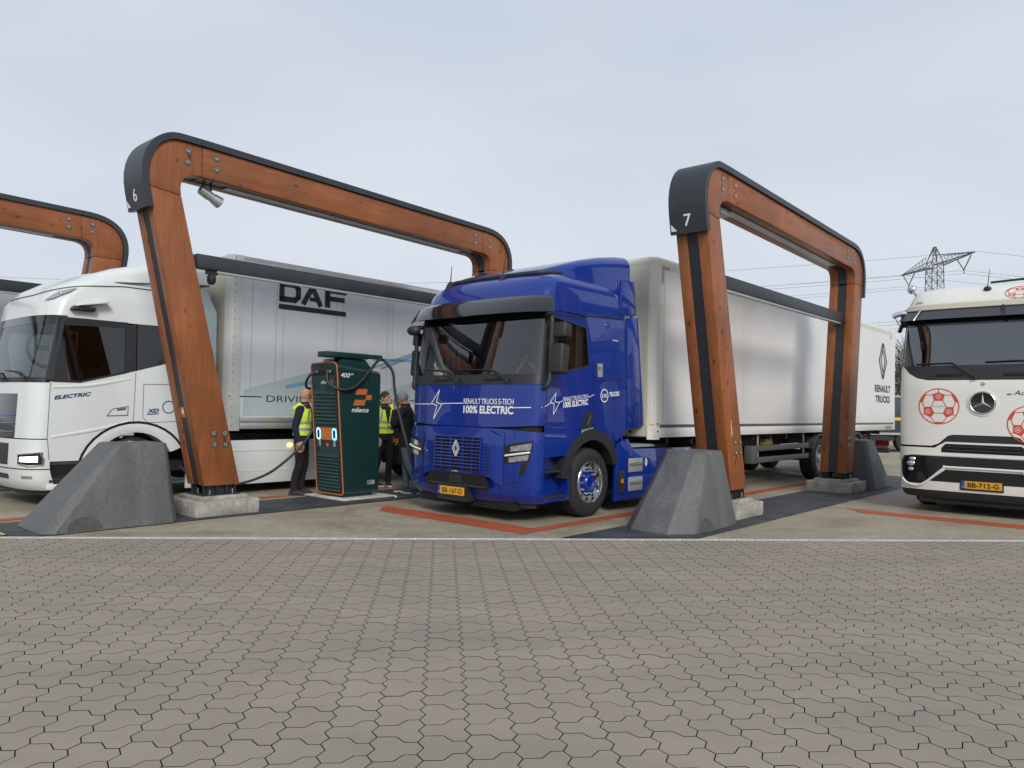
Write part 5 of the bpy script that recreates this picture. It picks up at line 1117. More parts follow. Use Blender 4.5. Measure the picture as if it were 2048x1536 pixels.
# ============================== white tractor on the right
def merc():
    root = empty('tractor_truck', bay(4.25, 7.35), 'white tractor truck with red football prints and a star emblem, plate BB-712-G', 'truck')
    c = Cab([(.24, .08, 1.16, .30), (.32, .03, 1.21, .28), (.50, .0, 1.20, .28), (1.05, .0, 1.21, .28), (2.0, .0, 1.21, .28), (2.2, .03, 1.21, .28), (3.05, .20, 1.16, .26), (3.20, .24, 1.15, .26), (3.34, .27, 1.14, .26), (3.46, .34, 1.11, .30), (3.60, .46, 1.08, .36), (3.66, .75, 1.0, .40), (3.70, 1.1, .9, .4)], 3.4, 2.3)
    fr = c.front; sd = c.side
    hood = [(-1.21, 1.06), (-.70, 1.06), (-.60, 1.10), (-.47, 1.225), (-.40, 1.245), (.40, 1.245), (.47, 1.225), (.60, 1.10), (.70, 1.06), (1.21, 1.06)]
    blk = [(-1.21, 2.40), (-1.12, 2.30), (-1.05, 2.215), (-.92, 2.13), (-.75, 2.095), (.75, 2.095), (.92, 2.13), (1.05, 2.215), (1.12, 2.30), (1.21, 2.40)]
    mb = MB(); mb.band(fr(), [(x * .9999, z) for x, z in hood], [(x * .9999, z) for x, z in blk], .04, 10); mb.build('front_panel', mwhite, root, smooth=60)
    mb = MB(); mb.band(fr(-.02), [(-1.19, .95), (1.19, .95)], [(-1.19, 1.30), (1.19, 1.30)], .06, 2); mb.build('panel_gap', bmatt, root)
    mb = MB(); mb.band(fr(-.008), [(-.60, 1.06), (-.47, 1.12), (.47, 1.12), (.60, 1.06)], [(-.60, 1.09), (-.44, 1.235), (.44, 1.235), (.60, 1.09)], .05, 2); mb.build('upper_grille', bplas, root)
    mb = MB(); mb.band(fr(), [(-1.205, .36), (1.205, .36)], [(-1.205, 1.03), (-.66, 1.03), (-.50, 1.13), (.50, 1.13), (.66, 1.03), (1.205, 1.03)], .04, 10); bp = mb.build('bumper', mwhite, root, smooth=60)
    mb = MB(); mb.band(fr(.004), [(-.56, .965), (.56, .965)], [(-.56, 1.03), (-.50, 1.10), (.50, 1.10), (.56, 1.03)], .05, 1); sl_ = mb.build('grille_slot', bmatt, root)
    mb = MB(); mb.tube([fr(.012)(-.5 + i / 12, 1.0) for i in range(13)], .012, 6); mb.tube([fr(.012)(-.5 + i / 12, 1.055) for i in range(13)], .008, 6); mb.build('slot_bar', bplas, sl_)
    low = [(-1.15, .62), (-1.12, .50), (-1.05, .455), (-.84, .455), (-.52, .735), (.52, .735), (.84, .455), (1.05, .455), (1.12, .50), (1.15, .62)]
    mb = MB(); mb.band(fr(.005), low, [(-1.15, .80), (-1.10, .885), (-1.0, .905), (1.0, .905), (1.10, .885), (1.15, .80)], .04, 3); lg = mb.build('lower_grille', bgloss, root, smooth=60)
    for k in range(5):
        mb = MB(); z = .76 + k * .028; mb.tube([fr(.010)(-.78 + 1.56 * i / 20, z) for i in range(21)], .006, 5); mb.build('grille_bar', bplas, lg)
    mb = MB(); mb.tube([fr(.008)(x, z) for x, z in [(-1.15, .62), (-1.15, .80), (-1.10, .885), (-1.0, .905)] + [(-1.0 + 2.0 * i / 16, .905) for i in range(1, 17)] + [(1.10, .885), (1.15, .80), (1.15, .62)]], .010, 6); mb.build('grille_trim', chrome, lg, smooth=60)
    arch_ = [(-1.14, .52), (-1.05, .44), (-.84, .44), (-.52, .72), (-.46, .735), (.46, .735), (.52, .72), (.84, .44), (1.05, .44), (1.14, .52)]
    mb = MB(); mb.tube(spline([fr(.008)(x, z) for x, z in arch_], 4), .020, 8); mb.build('bumper_arch', mwhite, bp, smooth=60)
    mb = MB(); mb.band(fr(.004), [(-.72, .505), (.72, .505)], [(-.72, .515), (-.50, .695), (.50, .695), (.72, .515)], .05, 1); mb.build('lower_intake', bmatt, root)
    mb = MB(); mb.band(fr(-.004), [(-1.16, .24), (1.16, .24)], [(-1.16, .365), (1.16, .365)], .06, 2); mb.build('bumper_lip', bplas, root, smooth=60)
    for s in (-1, 1):
        for i, (z, rr) in enumerate(((.835, .036), (.765, .042), (.675, .030))):
            x = s * (1.0 if i else .98); p = fr(.006)(x, z)
            mb = MB(); mb.ball(p, rr * 1.5, .02, rr, 12, 8); mb.build('headlamp_lens', lens if i < 2 else lightgrey, lg, smooth=60)
    plate(root, fr, -.28, .25, .425, .54, 'BB-712-G')
    # black screen surround, glass, visor
    mb = MB(); mb.band(fr(-.004), blk, [(-1.21, 2.42), (-1.10, 2.335), (1.10, 2.335), (1.21, 2.42)], .05, 2); cw = mb.build('wiper_cowl', bplas, root, smooth=60)
    for a, b in ((-.63, -.28), (.28, .63)):
        mb = MB(); mb.poly(fr(.014), [(a, 2.165), (b, 2.165), (b + .02, 2.20), (a - .02, 2.20)]); mb.build('cowl_handle', bmatt, cw)
    mb = MB(); c.patch(mb, -.42, .42, 2.33, 3.08, 0, 36, 8); mb.build('windscreen', glass_m, root, smooth=60)
    for s in (-1, 1):
        mb = MB(); c.patch(mb, s * .412, s * .5, 2.30, 3.22, .004, 8, 6); mb.build('front_pillar', bgloss, root, smooth=60)
    mb = MB(); c.patch(mb, -.45, .45, 2.98, 3.12, .003, 36, 1); mb.build('windscreen_header', bgloss, root, smooth=60)
    rings = []
    for i in range(25):
        q = -.46 + .92 * i / 24; a = Vector(c.P(q, 3.24, .03)); b = Vector(c.P(q, 3.08, .13)); t = Vector((0, .018, 0))
        rings.append([tuple(a), tuple(b), tuple(b + t), tuple(a + t)])
    mb = MB(); mb.loft(rings); vs = mb.build('sun_visor', mat('smoked_visor', (.045, .046, .055), .2, 0, .4), root, smooth=35)
    for q in (-.22, 0.02, .22):
        mb = MB(); mb.tube([c.P(q, 3.25, .05), c.P(q, 3.07, .14)], .022, 6); mb.build('visor_bracket', bgloss, vs)
    mb = MB(); mb.loft([c.ring(z) for z in (3.20, 3.26, 3.335, 3.34, 3.40, 3.46, 3.53, 3.60, 3.66, 3.70)], False, False); r_ = c.ring(3.70); mb.add(r_, [list(range(len(r_)))]); rf = mb.build('roof', mwhite, root, smooth=60, weld=True)
    rings = []
    for i in range(25):
        q = -.47 + .94 * i / 24; a = Vector(c.P(q, 3.345, .012)); b = Vector(c.P(q, 3.25, .05)); rings.append([tuple(a), tuple(a - Vector((0, .04, .02))), tuple(b), tuple(b + Vector((0, .05, 0)))])
    mb = MB(); mb.loft(rings); mb.build('roof_lip', mat('cream_lip', (.56, .53, .42), .4), rf, smooth=40)
    mb = MB(); mb.tube([(-.02 + .75 * t, .80 - .0 * t, 3.70 + .03 * t) for t in (0, .5, 1)], .02, 6); mb.build('roof_hatch_seal', bplas, rf)
    mb = MB(); mb.ball((0, .40, 3.545), .055, .05, .045, 12, 8); mb.tube([(0, .41, 3.58), (.02, .44, 3.86)], [.008, .004], 6); mb.build('antenna', bplas, rf, smooth=60)
    mb = MB(); mb.ball((-1.07, .36, 3.62), .075, .06, .075, 14, 10); mb.tube([(-1.02, .42, 3.52), (-1.06, .38, 3.60)], .02, 6); mb.build('roof_beacon', chrome, rf, smooth=60)
    mb = MB(); mb.poly(fr(.008), [(-1.02, 3.37), (-.90, 3.37), (-.90, 3.41), (-1.0, 3.41)]); mb.build('marker_lamp', lightgrey, rf)
    # emblem
    z0 = 1.745; y_ = c.fy(0, z0)
    mb = MB(); mb.lathe([(.0, .205), (-.010, .205), (-.014, .178), (-.004, .172)], (0, y_ - .001, z0), 'y', 40); em = mb.build('emblem_surround', mwhite, root, smooth=35)
    mb = MB(); mb.lathe([(0, .170), (-.012, .170), (-.008, .160)], (0, y_ - .006, z0), 'y', 40); mb.build('emblem_disc', bgloss, em, smooth=35)
    mb = MB(); P = [(.165 * math.cos(a), y_ - .022, z0 + .165 * math.sin(a)) for a in [2 * PI * k / 40 for k in range(41)]]; mb.tube(P, .008, 6, False)
    for k in range(3):
        a = PI / 2 + 2 * PI * k / 3; t = Vector((math.cos(a), 0, math.sin(a))); n = Vector((-t.z, 0, t.x)); o = Vector((0, y_ - .020, z0)); hh = Vector((0, -.022, 0))
        A, B, Cc, Dd = o + n * .024 - t * .015, o - n * .024 - t * .015, o + t * .160, o + hh
        mb.add([tuple(A), tuple(B), tuple(Cc), tuple(Dd)], [(0, 3, 2), (3, 1, 2)])
    mb.build('star_emblem', chrome, em)
    g = fr(.004); mb = MB(); ring2(mb, g, 0, 2.03, .028, .028, .006, 16); star3(mb, g, 0, 2.03, .024, .006); mb.build('hood_badge', black_print, root)
    mb = MB(); mb.poly(g, [(.31, 1.865), (.37, 1.865), (.375, 1.89), (.315, 1.89)]); mb.build('model_mark', mat('mark_blue', (.08, .2, .5), .4), root)
    mb = MB(); text(mb, g, 'Actros', .39, 1.865, .76, 1.935, .0, .35); mb.build('model_lettering', black_print, root)
    # football prints
    def ball(fn, fn2, cx, cz, rx, rz, nm='football_print'):
        k = lambda L: [(cx + (x - 578) / 243 * rx, cz - (y - 430) / 213 * rz) for x, y in L]
        mb = MB(); ring2(mb, fn, cx, cz, rx, rz, .016 * rx / .29, 48)
        pent = [[(500, 290), (578, 262), (652, 295), (632, 365), (525, 365)], [(400, 437), (490, 437), (528, 510), (487, 563), (402, 525)], [(756, 437), (666, 437), (628, 510), (669, 563), (754, 525)], [(425, 275), (425, 300), (383, 385), (345, 383), (375, 320)], [(731, 275), (731, 300), (773, 385), (811, 383), (781, 320)], [(523, 613), (640, 613), (606, 641), (555, 641)]]
        for p in pent: ngon2(mb, fn, k(p))
        for a in ([(525, 365), (487, 437)], [(632, 365), (668, 437)], [(528, 510), (628, 510)], [(500, 295), (425, 298)], [(652, 295), (731, 298)], [(400, 437), (383, 385)], [(756, 437), (773, 385)], [(487, 563), (527, 613)], [(669, 563), (635, 613)], [(402, 525), (376, 542)], [(754, 525), (780, 542)], [(578, 262), (578, 220)]):
            mb.strip(fn, k(a), .011 * rx / .29)
        b = mb.build(nm, ball_red, root)
        mb = MB()
        for x, y in ((578, 315), (452, 492), (700, 492)):
            q = k([(x, y)])[0]; ring2(mb, fn2, q[0], q[1], .040 * rx / .29, .040 * rx / .29, .005, 20); star3(mb, fn2, q[0], q[1], .034 * rx / .29, .007)
        tag(mb.build('football_star', white_print, b), kind='stuff')
        mb = MB(); q = k([(510, 438), (650, 418), (520, 450), (640, 442)]); text(mb, fn2, 'Mercedes-Benz', q[0][0], q[0][1], q[1][0], q[1][1]); mb.build('football_lettering', mat('print_grey', (.35, .33, .3), .5), b)
    ball(fr(.003), fr(.006), -.60, 1.685, .29, .285); ball(fr(.003), fr(.006), .60, 1.43, .29, .285); ball(fr(.004), fr(.008), .43, 3.45, .19, .105)
    # sides
    for s in (-1, 1):
        f = sd(0, s)
        arch = [(.86, .72)] + [(1.42 - .66 * math.cos(a), .49 + .68 * math.sin(a)) for a in [R(30) + R(120) * k / 10 for k in range(11)]] + [(2.3, 1.0)]
        mb = MB(); mb.band(f, [(.27, 1.05), (.5, .72)] + arch, [(.27, 2.40), (.45, 2.10), (2.3, 2.10)], .12, 4); mb.build('door_panel', mwhite, root, smooth=50)
        mb = MB(); mb.poly(sd(-.005, s), [(.40, 2.08), (1.40, 2.08), (1.36, 2.98), (.50, 3.05)]); mb.build('side_window', glass_d, root)
        mb = MB(); mb.strip(sd(.003, s), [(.42, 2.11), (1.38, 2.11), (1.34, 2.96), (.52, 3.03)], .05, True); mb.build('window_surround', bplas, root)
        mb = MB(); mb.poly(f, [(1.40, 2.08), (2.3, 2.08), (2.3, 3.22), (1.36, 3.22)]); mb.band(f, [(.34, 3.04), (1.38, 2.97)], [(.34, 3.22), (1.38, 3.22)], .3, 1); mb.build('sleeper_panel', mwhite, root)
        mb = MB(); mb.box(min(s * 1.0, s * 1.06), max(s * 1.0, s * 1.06), .30, .88, .30, 1.02); mb.build('step_wall', bplas, root)
        for zz in (.38, .70):
            mb = MB(); mb.box(min(s * 1.0, s * 1.22), max(s * 1.0, s * 1.22), .34, .86, zz - .03, zz); mb.build('step_tread', bplas, root)
        rings = []
        for k in range(13):
            a = R(10) + R(150) * k / 12; p = (1.42 - .70 * math.cos(a), .49 + .73 * math.sin(a)); q = (1.42 - .58 * math.cos(a), .49 + .60 * math.sin(a)); rings.append([(s * 1.25, *p), (s * 1.25, *q), (s * .98, *q), (s * .98, *p)])
        mb = MB(); mb.loft(rings); mb.build('wheel_arch', bplas, root, smooth=30)
        wheel(root, s * 1.20, 1.42, .49, .49, .30, s, 'steer', lightgrey)
        # camera mirror arms at the roof edge
        mb = MB(); mb.tube(spline([(s * 1.12, .40, 3.22), (s * 1.23, .36, 3.23), (s * 1.36, .34, 3.19)], 5), .045, 8); ca = mb.build('camera_arm', chrome, root, smooth=50)
        mb = MB(); mb.prism([(.33, 3.06), (.52, 3.00), (.56, 3.20), (.36, 3.24)], 'x', s * 1.16, s * 1.24); mb.tube([(s * 1.20, .36, 3.08), (s * 1.30, .52, 2.94)], .035, 6); mb.build('camera_mount', bplas, ca, bevel=.01)
        mb = MB(); mb.prism([(2.32, 1.1), (2.75, 1.1), (2.6, 3.3), (2.32, 3.3)], 'x', s * 1.18, s * 1.23); mb.build('side_deflector', mwhite, root, bevel=.01)
        mb = MB(); mb.prism([(2.1, .2), (3.9, .2), (3.9, .95), (2.1, 1.0)], 'x', s * 1.17, s * 1.23); mb.build('side_fairing', mwhite, root, bevel=.01)
    mb = MB(); mb.box(-1.2, 1.2, 2.26, 2.302, 1.05, 3.5); mb.build('cab_back', mwhite, root)
    wf = lambda x, z: (x, c.fy(x, z) - .03, z)
    wiper(root, wf, (-.09, 2.13), (-.95, 2.36), (-.42, 2.37)); wiper(root, wf, (.90, 2.15), (.02, 2.375), (.50, 2.39))
    mb = MB(); mb.prism([(.12, 2.28), (.17, 2.28), (.20, 2.52), (.16, 2.52)], 'x', -.12, .16); mb.build('sensor_cover', gplas, root, bevel=.02)
    mb = MB(); mb.prism([(.22, 1.7), (.7, 1.7), (.62, 2.20), (.24, 2.30)], 'x', -1.0, 1.0); mb.build('dashboard', gplas, root, bevel=.03)
    mb = MB(); mb.box(-1.15, 1.15, .42, 2.25, 1.5, 1.55).box(-1.15, 1.15, 1.4, 1.44, 1.5, 3.2).box(-1.14, 1.14, .45, 2.2, 3.18, 3.2); mb.build('cab_lining', MATS['cab_lining_grey'], root)
    seats(root, (-.6, .6), 1.0, 1.72); steering(root, .6, .62, 2.28)
    mb = MB(); mb.tube(spline([(-.95, .30, 3.0), (-.86, .32, 2.75), (-.78, .28, 2.5), (-.80, .25, 2.3)], 5), [.06] * 16, 8); mb.build('door_camera_screen', bplas, root, smooth=50)
    mb = MB(); mb.box(-.9, .9, .12, 2.2, .16, .32); mb.build('underbody', bmatt, root)
    chassis(root, 1.0, 5.9, lightgrey, 5.0)
    return root
merc()
# ------------------------------------------------------------------ charging station
def charger():
    root = empty('charging_station', bay(-3.91, 1.31), 'tall dark green charging station with orange outline and 400kW lettering', 'charger')
    H_ = 2.20; lean = lambda z: -.19 * (z - .08) / 2.12
    mb = MB(); mb.box(-.55, .52, -.12, .92, .009, .035); mb.build('concrete_pad', mat('pad_concrete', (.50, .48, .42), .85, var=.25, vscale=6), root, bevel=.008)
    mb = MB(); mb.box(-.30, .30, .05, .62, .035, .12); mb.build('plinth', green, root)
    def outl(w, zb, zt, rt, rb, n=6):
        P = []
        for k in range(n + 1): a = PI + PI / 2 * k / n; P.append((-w + rb + rb * math.cos(a), zb + rb + rb * math.sin(a)))
        for k in range(n + 1): a = -PI / 2 + PI / 2 * k / n; P.append((w - rb + rb * math.cos(a), zb + rb + rb * math.sin(a)))
        for k in range(n + 1): a = PI / 2 * k / n; P.append((w - rt + rt * math.cos(a), zt - rt + rt * math.sin(a)))
        for k in range(n + 1): a = PI / 2 + PI / 2 * k / n; P.append((-w + rt + rt * math.cos(a), zt - rt + rt * math.sin(a)))
        return P
    O = outl(.36, .08, H_, .085, .06)
    ring_f = [(x, lean(z), z) for x, z in O]; ring_b = [(x, .68, .08 + (z - .08) * (2.10 - .08) / (H_ - .08)) for x, z in O]
    ring_m = [(x * .985, .70, .09 + (z - .08) * (2.08 - .08) / (H_ - .08)) for x, z in O]
    mb = MB(); mb.loft([ring_f, ring_b, ring_m]); mb.build('cabinet', green, root, smooth=35)
    mb = MB(); mb.tube(ring_f + ring_f[:2], .0115, 8, False); mb.build('orange_outline', orange, root, smooth=60)
    ff = lambda off: (lambda x, z: (x, lean(z) - off, z))
    rect = lambda x0, z0, x1, z1: [(x0, z0), (x1, z0), (x1, z1), (x0, z1)]
    mb = MB(); mb.poly(ff(.003), rect(-.31, .12, .31, 2.10)); mb.build('door', green_l, root)
    mb = MB(); mb.poly(ff(.005), rect(-.30, 2.0, .30, 2.085)); mb.build('cable_recess', bmatt, root)
    def louvre(z0, z1, n):
        st = (z1 - z0) / n
        for k in range(n):
            z = z0 + k * st
            mb = MB(); A = ff(.004)(0, z + st * .95); 
            vs = []
            for x in (-.29, .29): vs += [(x, lean(z + st * .9) - .004, z + st * .92), (x, lean(z + st * .25) - .030, z + st * .30), (x, lean(z) - .026, z + st * .16), (x, lean(z) - .004, z + st * .10)]
            mb.add(vs, [(0, 1, 5, 4), (1, 2, 6, 5), (2, 3, 7, 6), (0, 3, 2, 1), (4, 5, 6, 7)]); mb.build('louvre', green_l, root)
    louvre(1.20, 1.74, 9); louvre(.12, .72, 11)
    # screen band
    mb = MB(); mb.poly(ff(.010), rect(-.29, .955, .29, 1.155)); sb = mb.build('screen_band', mat('orange_band', (.62, .17, .03), .35), root)
    for s in (-1, 1):
        cx = s * .215
        cap = lambda w, h: [(cx + w * math.cos(a), 1.05 + math.copysign(h, math.sin(a)) + w * math.sin(a)) for a in [PI / 16 + 2 * PI * k / 16 for k in range(16)]]
        mb = MB(); ngon2(mb, ff(.013), cap(.058, .04)); mb.build('screen_glow', screen_blue, sb)
        mb = MB(); ngon2(mb, ff(.016), cap(.036, .035)); mb.build('screen', screen_dark, sb)
        cx = s * .065
        mb = MB(); P = cap(.045, .035); mb.strip(ff(.013), P, .006, True); mb.build('payment_outline', mat('pale_orange', (.70, .32, .12), .5), sb)
        mb = MB(); ring2(mb, ff(.013), cx, 1.075, .018, .018, .005, 16); mb.strip(ff(.013), [(cx - .02, 1.02), (cx + .02, 1.02)], .006); mb.build('payment_symbol', MATS['pale_orange'], sb)
        for z in (.925, .875):
            mb = MB(); mb.poly(ff(.008), rect(s * .20 - .022, z - .020, s * .20 + .022, z + .020)); ic = mb.build('connector_icon', white_print, root)
            mb = MB(); ring2(mb, ff(.010), s * .20, z, .014, .014, .007, 12); mb.build('icon_print', black_print, ic)
    mb = MB(); ngon2(mb, ff(.008), [(.01 + .036 * math.cos(a), .875 + .036 * math.sin(a)) for a in [2 * PI * k / 20 for k in range(20)]]); mb.build('stop_button', mat('button_red', (.60, .10, .03), .4), root)
    mb = MB(); mb.strip(ff(.011), [(.0, .89), (.005, .87), (.02, .86)], .006); mb.build('button_symbol', white_print, root)
    mb = MB(); mb.lathe([(0, .028), (-.02, .028), (-.025, .02)], (-.27, lean(.80) - .003, .80), 'y', 14); mb.build('door_lock', bplas, root, smooth=40)
    # printing
    def logo(mb, fn, x, z, s, k=0.0):
        for pts in ([(.10, .62), (1.0, .62), (1.12, 1.0), (.22, 1.0)], [(-.05, -.10), (.85, -.10), (.97, .28), (.07, .28)], [(.92, .28), (1.38, .28), (1.48, .42), (1.46, .62), (1.02, .62)]):
            ngon2(mb, fn, [(x + a * s, z + b * s) for a, b in pts])
        return mb
    mb = MB(); text(mb, ff(.006), 'milence', -.09, 1.86, .135, 1.92, .01, .2); mb.build('front_lettering', white_print, root)
    mb = MB(); logo(mb, ff(.006), .155, 1.862, .062); mb.build('front_logo', orange, root)
    sf = lambda y, z: (.3635, y, z)
    mb = MB(); logo(mb, sf, .16, 1.545, .245); mb.build('side_logo', orange, root)
    mb = MB(); text(mb, sf, 'milence', .12, 1.41, .46, 1.49, .012, .2); mb.build('side_lettering', white_print, root)
    mb = MB(); text(mb, sf, '400', -.11, 1.965, .065, 2.04, .004, .15); mb.build('power_number', white_print, root)
    mb = MB(); text(mb, sf, 'kW', .075, 2.005, .14, 2.04, .0, .15); mb.build('power_unit', white_print, root)
    mb = MB(); mb.poly(sf, rect(.47, .225, .62, .295)); tl = mb.build('rating_label', lightgrey, root)
    mb = MB(); [mb.strip(lambda y, z: (.3645, y, z), [(.48, z), (.55, z)], .006) for z in (.24, .255, .27, .28)]; mb.build('label_print', black_print, tl)
    mb = MB(); mb.strip(sf, [(-.15, 2.075), (.68, 2.03)], .006); mb.strip(sf, [(.03, .19), (.68, .19)], .005); mb.build('side_seam', bmatt, root)
    # swing arm on top
    mb = MB(); mb.prism([(-.10, 2.19), (.62, 2.10), (.45, 2.28), (-.02, 2.285)], 'x', -.22, .27); mb.build('arm_mount', green, root, bevel=.015)
    mb = MB(); mb.lathe([(2.2, .05), (2.29, .05)], (.2, .3, 0), 'z', 14); mb.build('arm_pivot', bmatt, root)
    mb = MB(); mb.box(.04, .31, -.34, .48, 2.285, 2.375).box(.22, .315, .47, .77, 2.298, 2.372); mb.build('swing_arm', green, root, bevel=.012)
    # cables
    def cable(P, r=.021):
        mb = MB(); mb.tube(spline(P, 8), r, 10); return mb.build('charging_cable', cablem, root, smooth=60)
    def socket(x, z):
        mb = MB(); mb.lathe([(0, .03), (-.03, .03), (-.035, .024), (-.07, .024)], (x, lean(z), z), 'y', 12); mb.build('cable_socket', chrome, root, smooth=40)
    socket(-.17, 2.05); socket(.19, 2.05)
    cable([(.19, -.24, 2.05), (.22, -.27, 1.98), (.26, -.26, 1.86), (.38, -.14, 1.775), (.42, .06, 1.79), (.42, .26, 1.92), (.39, .47, 2.13), (.34, .66, 2.28), (.32, .76, 2.30), (.36, .82, 2.24), (.55, .80, 2.08), (.80, .64, 1.78), (1.02, .56, 1.40), (1.28, .50, .95), (1.50, .42, .66), (1.62, .40, .60)], .024)
    cable([(-.17, -.24, 2.05), (-.20, -.30, 2.0), (-.30, -.30, 1.90), (-.40, -.22, 1.80), (-.46, .0, 1.80), (-.47, .25, 1.95), (-.44, .45, 2.12)])
    cable([(-.44, .45, 2.12), (-.48, .40, 1.85), (-.46, .12, 1.45), (-.40, -.08, 1.12), (-.40, -.28, .86), (-.42, -.55, .62), (-.44, -.86, .42), (-.50, -1.2, .30), (-.62, -1.5, .25), (-.95, -1.75, .30), (-1.36, -1.85, .52)])
    return root
charger()

# crumpled litter by the charger
mb = MB()
for k in range(4):
    rr = random.Random(k); vs = [(rr.uniform(-.045, .045) + rr.uniform(-.05, .05), rr.uniform(-.05, .05), .012 + rr.uniform(0, .05)) for _ in range(5)]
    mb.add(vs, [(0, 1, 2), (0, 2, 3), (1, 3, 4), (2, 3, 4)])
o = mb.build('crumpled_paper', white_print); o.matrix_world = bay(-3.24, 2.10); tag(o, 'crumpled white paper on the strip beside the charger', 'litter')

# ------------------------------------------------------------------ people
def skin_mat(n, c): return mat(n, c, .55, var=.12, vscale=18)
def cloth(n, c): return mat(n, c, .9, var=.25, vscale=14, bump=.25, bscale=120)
skinm = skin_mat('skin', (.50, .27, .19))
def limb(mb, pts, rs, n=12): mb.tube(spline([Vector(p) for p in pts], 4), [lerpoly([(i / (len(rs) - 1), r) for i, r in enumerate(rs)], k / (4 * (len(pts) - 1))) for k in range(4 * (len(pts) - 1) + 1)], n)
def hand(mb, w, d, palm_n, sg, curl=.5):
    """palm and five fingers; w wrist, d finger direction, palm_n palm normal"""
    w, d, pn = Vector(w), Vector(d).normalized(), Vector(palm_n).normalized(); s = d.cross(pn).normalized() * sg
    rings = []
    for t, hw, ht in ((-.02, .026, .022), (.02, .034, .018), (.06, .040, .016), (.095, .038, .013)):
        c = w + d * t; rings.append([tuple(c + s * hw * math.cos(a) + pn * ht * math.sin(a)) for a in [2 * PI * k / 10 for k in range(10)]])
    mb.loft(rings)
    for i, (o, L) in enumerate(((-.029, .062), (-.010, .074), (.010, .078), (.029, .070))):
        p0 = w + d * .085 + s * o; d1 = (d + pn * curl * .5).normalized(); d2 = (d + pn * curl * 1.6).normalized()
        p1 = p0 + d1 * L * .5; p2 = p1 + d2 * L * .5
        mb.tube([p0 - d * .01, p0, p1, p2], [.010, .010, .0095, .008], 8)
    p0 = w + d * .025 + s * .030; p1 = p0 + (d * .5 + s * .8 + pn * .3) * .04; p2 = p1 + (d * .9 + s * .2 + pn * .4) * .035
    mb.tube([p0 - s * .01, p0, p1, p2], [.013, .013, .011, .009], 8)
def person(u, v, dirw, label, spec):
    P0 = BAY @ Vector((u, v, 0)); th = math.atan2(dirw[0], -dirw[1])
    root = empty('person', Matrix.Translation(P0 + Vector((0, 0, .004))) @ Matrix.Rotation(th, 4, 'Z'), label, 'person')
    mb = MB(); k = spec.get('bulk', 1.0); lean = spec.get('lean', 0.0); bow = spec.get('bow', 0.0)
    def L(z): return -lean * max(0, z - .9)          # forward lean (toward -y)
    def ell(z, rx, ry, dy=0, n=20): return [(rx * math.cos(a), ry * math.sin(a) + dy + L(z), z) for a in [2 * PI * i / n for i in range(n)]]
    tors = [(.86, .155, .115), (.95, .168, .122), (1.06, .168, .122), (1.20, .178, .128), (1.34, .192, .132), (1.43, .185, .122), (1.48, .140, .105), (1.515, .085, .085), (1.535, .064, .068), (1.60, .058, .062)]
    mb.loft([ell(z, rx * k, ry * k, .0) for z, rx, ry in tors])
    hx, hy, hz = spec.get('head', (0, -.02, 1.665)); tilt = spec.get('tilt', 0); turn = spec.get('turn', 0)
    HM = Matrix.Translation((hx, hy + L(1.6), hz)) @ Matrix.Rotation(turn, 4, 'Z') @ Matrix.Rotation(tilt, 4, 'X')
    hd = MB(); hd.ball((0, 0, 0.01), .077, .097, .112, 18, 14); hd.ball((0, -.030, -.055), .056, .064, .062, 14, 10); hd.ball((0, -.082, -.092), .026, .02, .018, 8, 6)
    hd.tube([(0, -.092, .018), (0, -.112, -.018), (0, -.118, -.032), (0, -.098, -.040)], [.010, .013, .016, .010], 8)
    hd.ball((0, -.086, .034), .052, .016, .012, 10, 6); hd.ball((0, -.092, -.062), .024, .012, .008, 10, 6); hd.ball((0, -.090, -.074), .02, .012, .008, 10, 6)
    for s in (-1, 1): hd.ball((s * .078, .008, -.010), .012, .020, .032, 8, 8); hd.ball((s * .045, -.062, -.015), .025, .022, .022, 8, 6)
    mb.add([tuple(HM @ Vector(p)) for p in hd.v], hd.f)
    for s in (-1, 1):
        ft = spec['feet'][0 if s < 0 else 1]; ank = Vector((ft[0], ft[1] + .05, .08)); kn = spec.get('knees', [None, None])[0 if s < 0 else 1] or (Vector((s * .10, -.02, .93)) + ank) / 2 + Vector((0, -.03, .01))
        limb(mb, [(s * .085, L(.92), .92), (s * .095, -.01, .74), tuple(kn), (ank.x, ank.y - .005, .28), tuple(ank)], [.098, .092, .068, .062, .060])
    arms = spec['arms']
    for s, (el, wr, fd, pn) in zip((-1, 1), arms):
        sh = Vector((s * .185 * k, L(1.42), 1.425)); limb(mb, [(s * .12 * k, L(1.42), 1.43), tuple(sh), tuple((sh + Vector(el)) / 2), el, tuple((Vector(el) + Vector(wr)) / 2), wr], [.066, .074, .066, .058, .050, .040])
        hand(mb, wr, fd, pn, s, .8)
    o = mb.build('body', [spec['jacket'], spec['trousers'], skinm], root)
    md = o.modifiers.new('r', 'REMESH'); md.mode = 'VOXEL'; md.voxel_size = .0085
    bpy.context.view_layer.update(); dg = bpy.context.evaluated_depsgraph_get()
    me = bpy.data.meshes.new_from_object(o.evaluated_get(dg)); o.modifiers.clear(); o.data = me
    bm = bmesh.new(); bm.from_mesh(me)
    for _ in range(2): bmesh.ops.smooth_vert(bm, verts=bm.verts, factor=.5, use_axis_x=True, use_axis_y=True, use_axis_z=True)
    HI = HM.inverted()
    me.materials.clear(); [me.materials.append(m) for m in (spec['jacket'], spec['trousers'], skinm)]
    for f in bm.faces:
        c = f.calc_center_median(); f.smooth = True; h = HI @ c; i = 0
        if c.z > 1.515 and (h.length < .19): i = 2
        elif c.z < spec.get('hem', .86): i = 1
        for el, wr, fd, pn in arms:
            w = Vector(wr); dd = Vector(fd).normalized()
            if (c - w).length < .20 and (c - w).dot(dd) > .004 and (c - w - dd * .09).length < .11: i = 2
        f.material_index = i
    bm.to_mesh(me); bm.free()
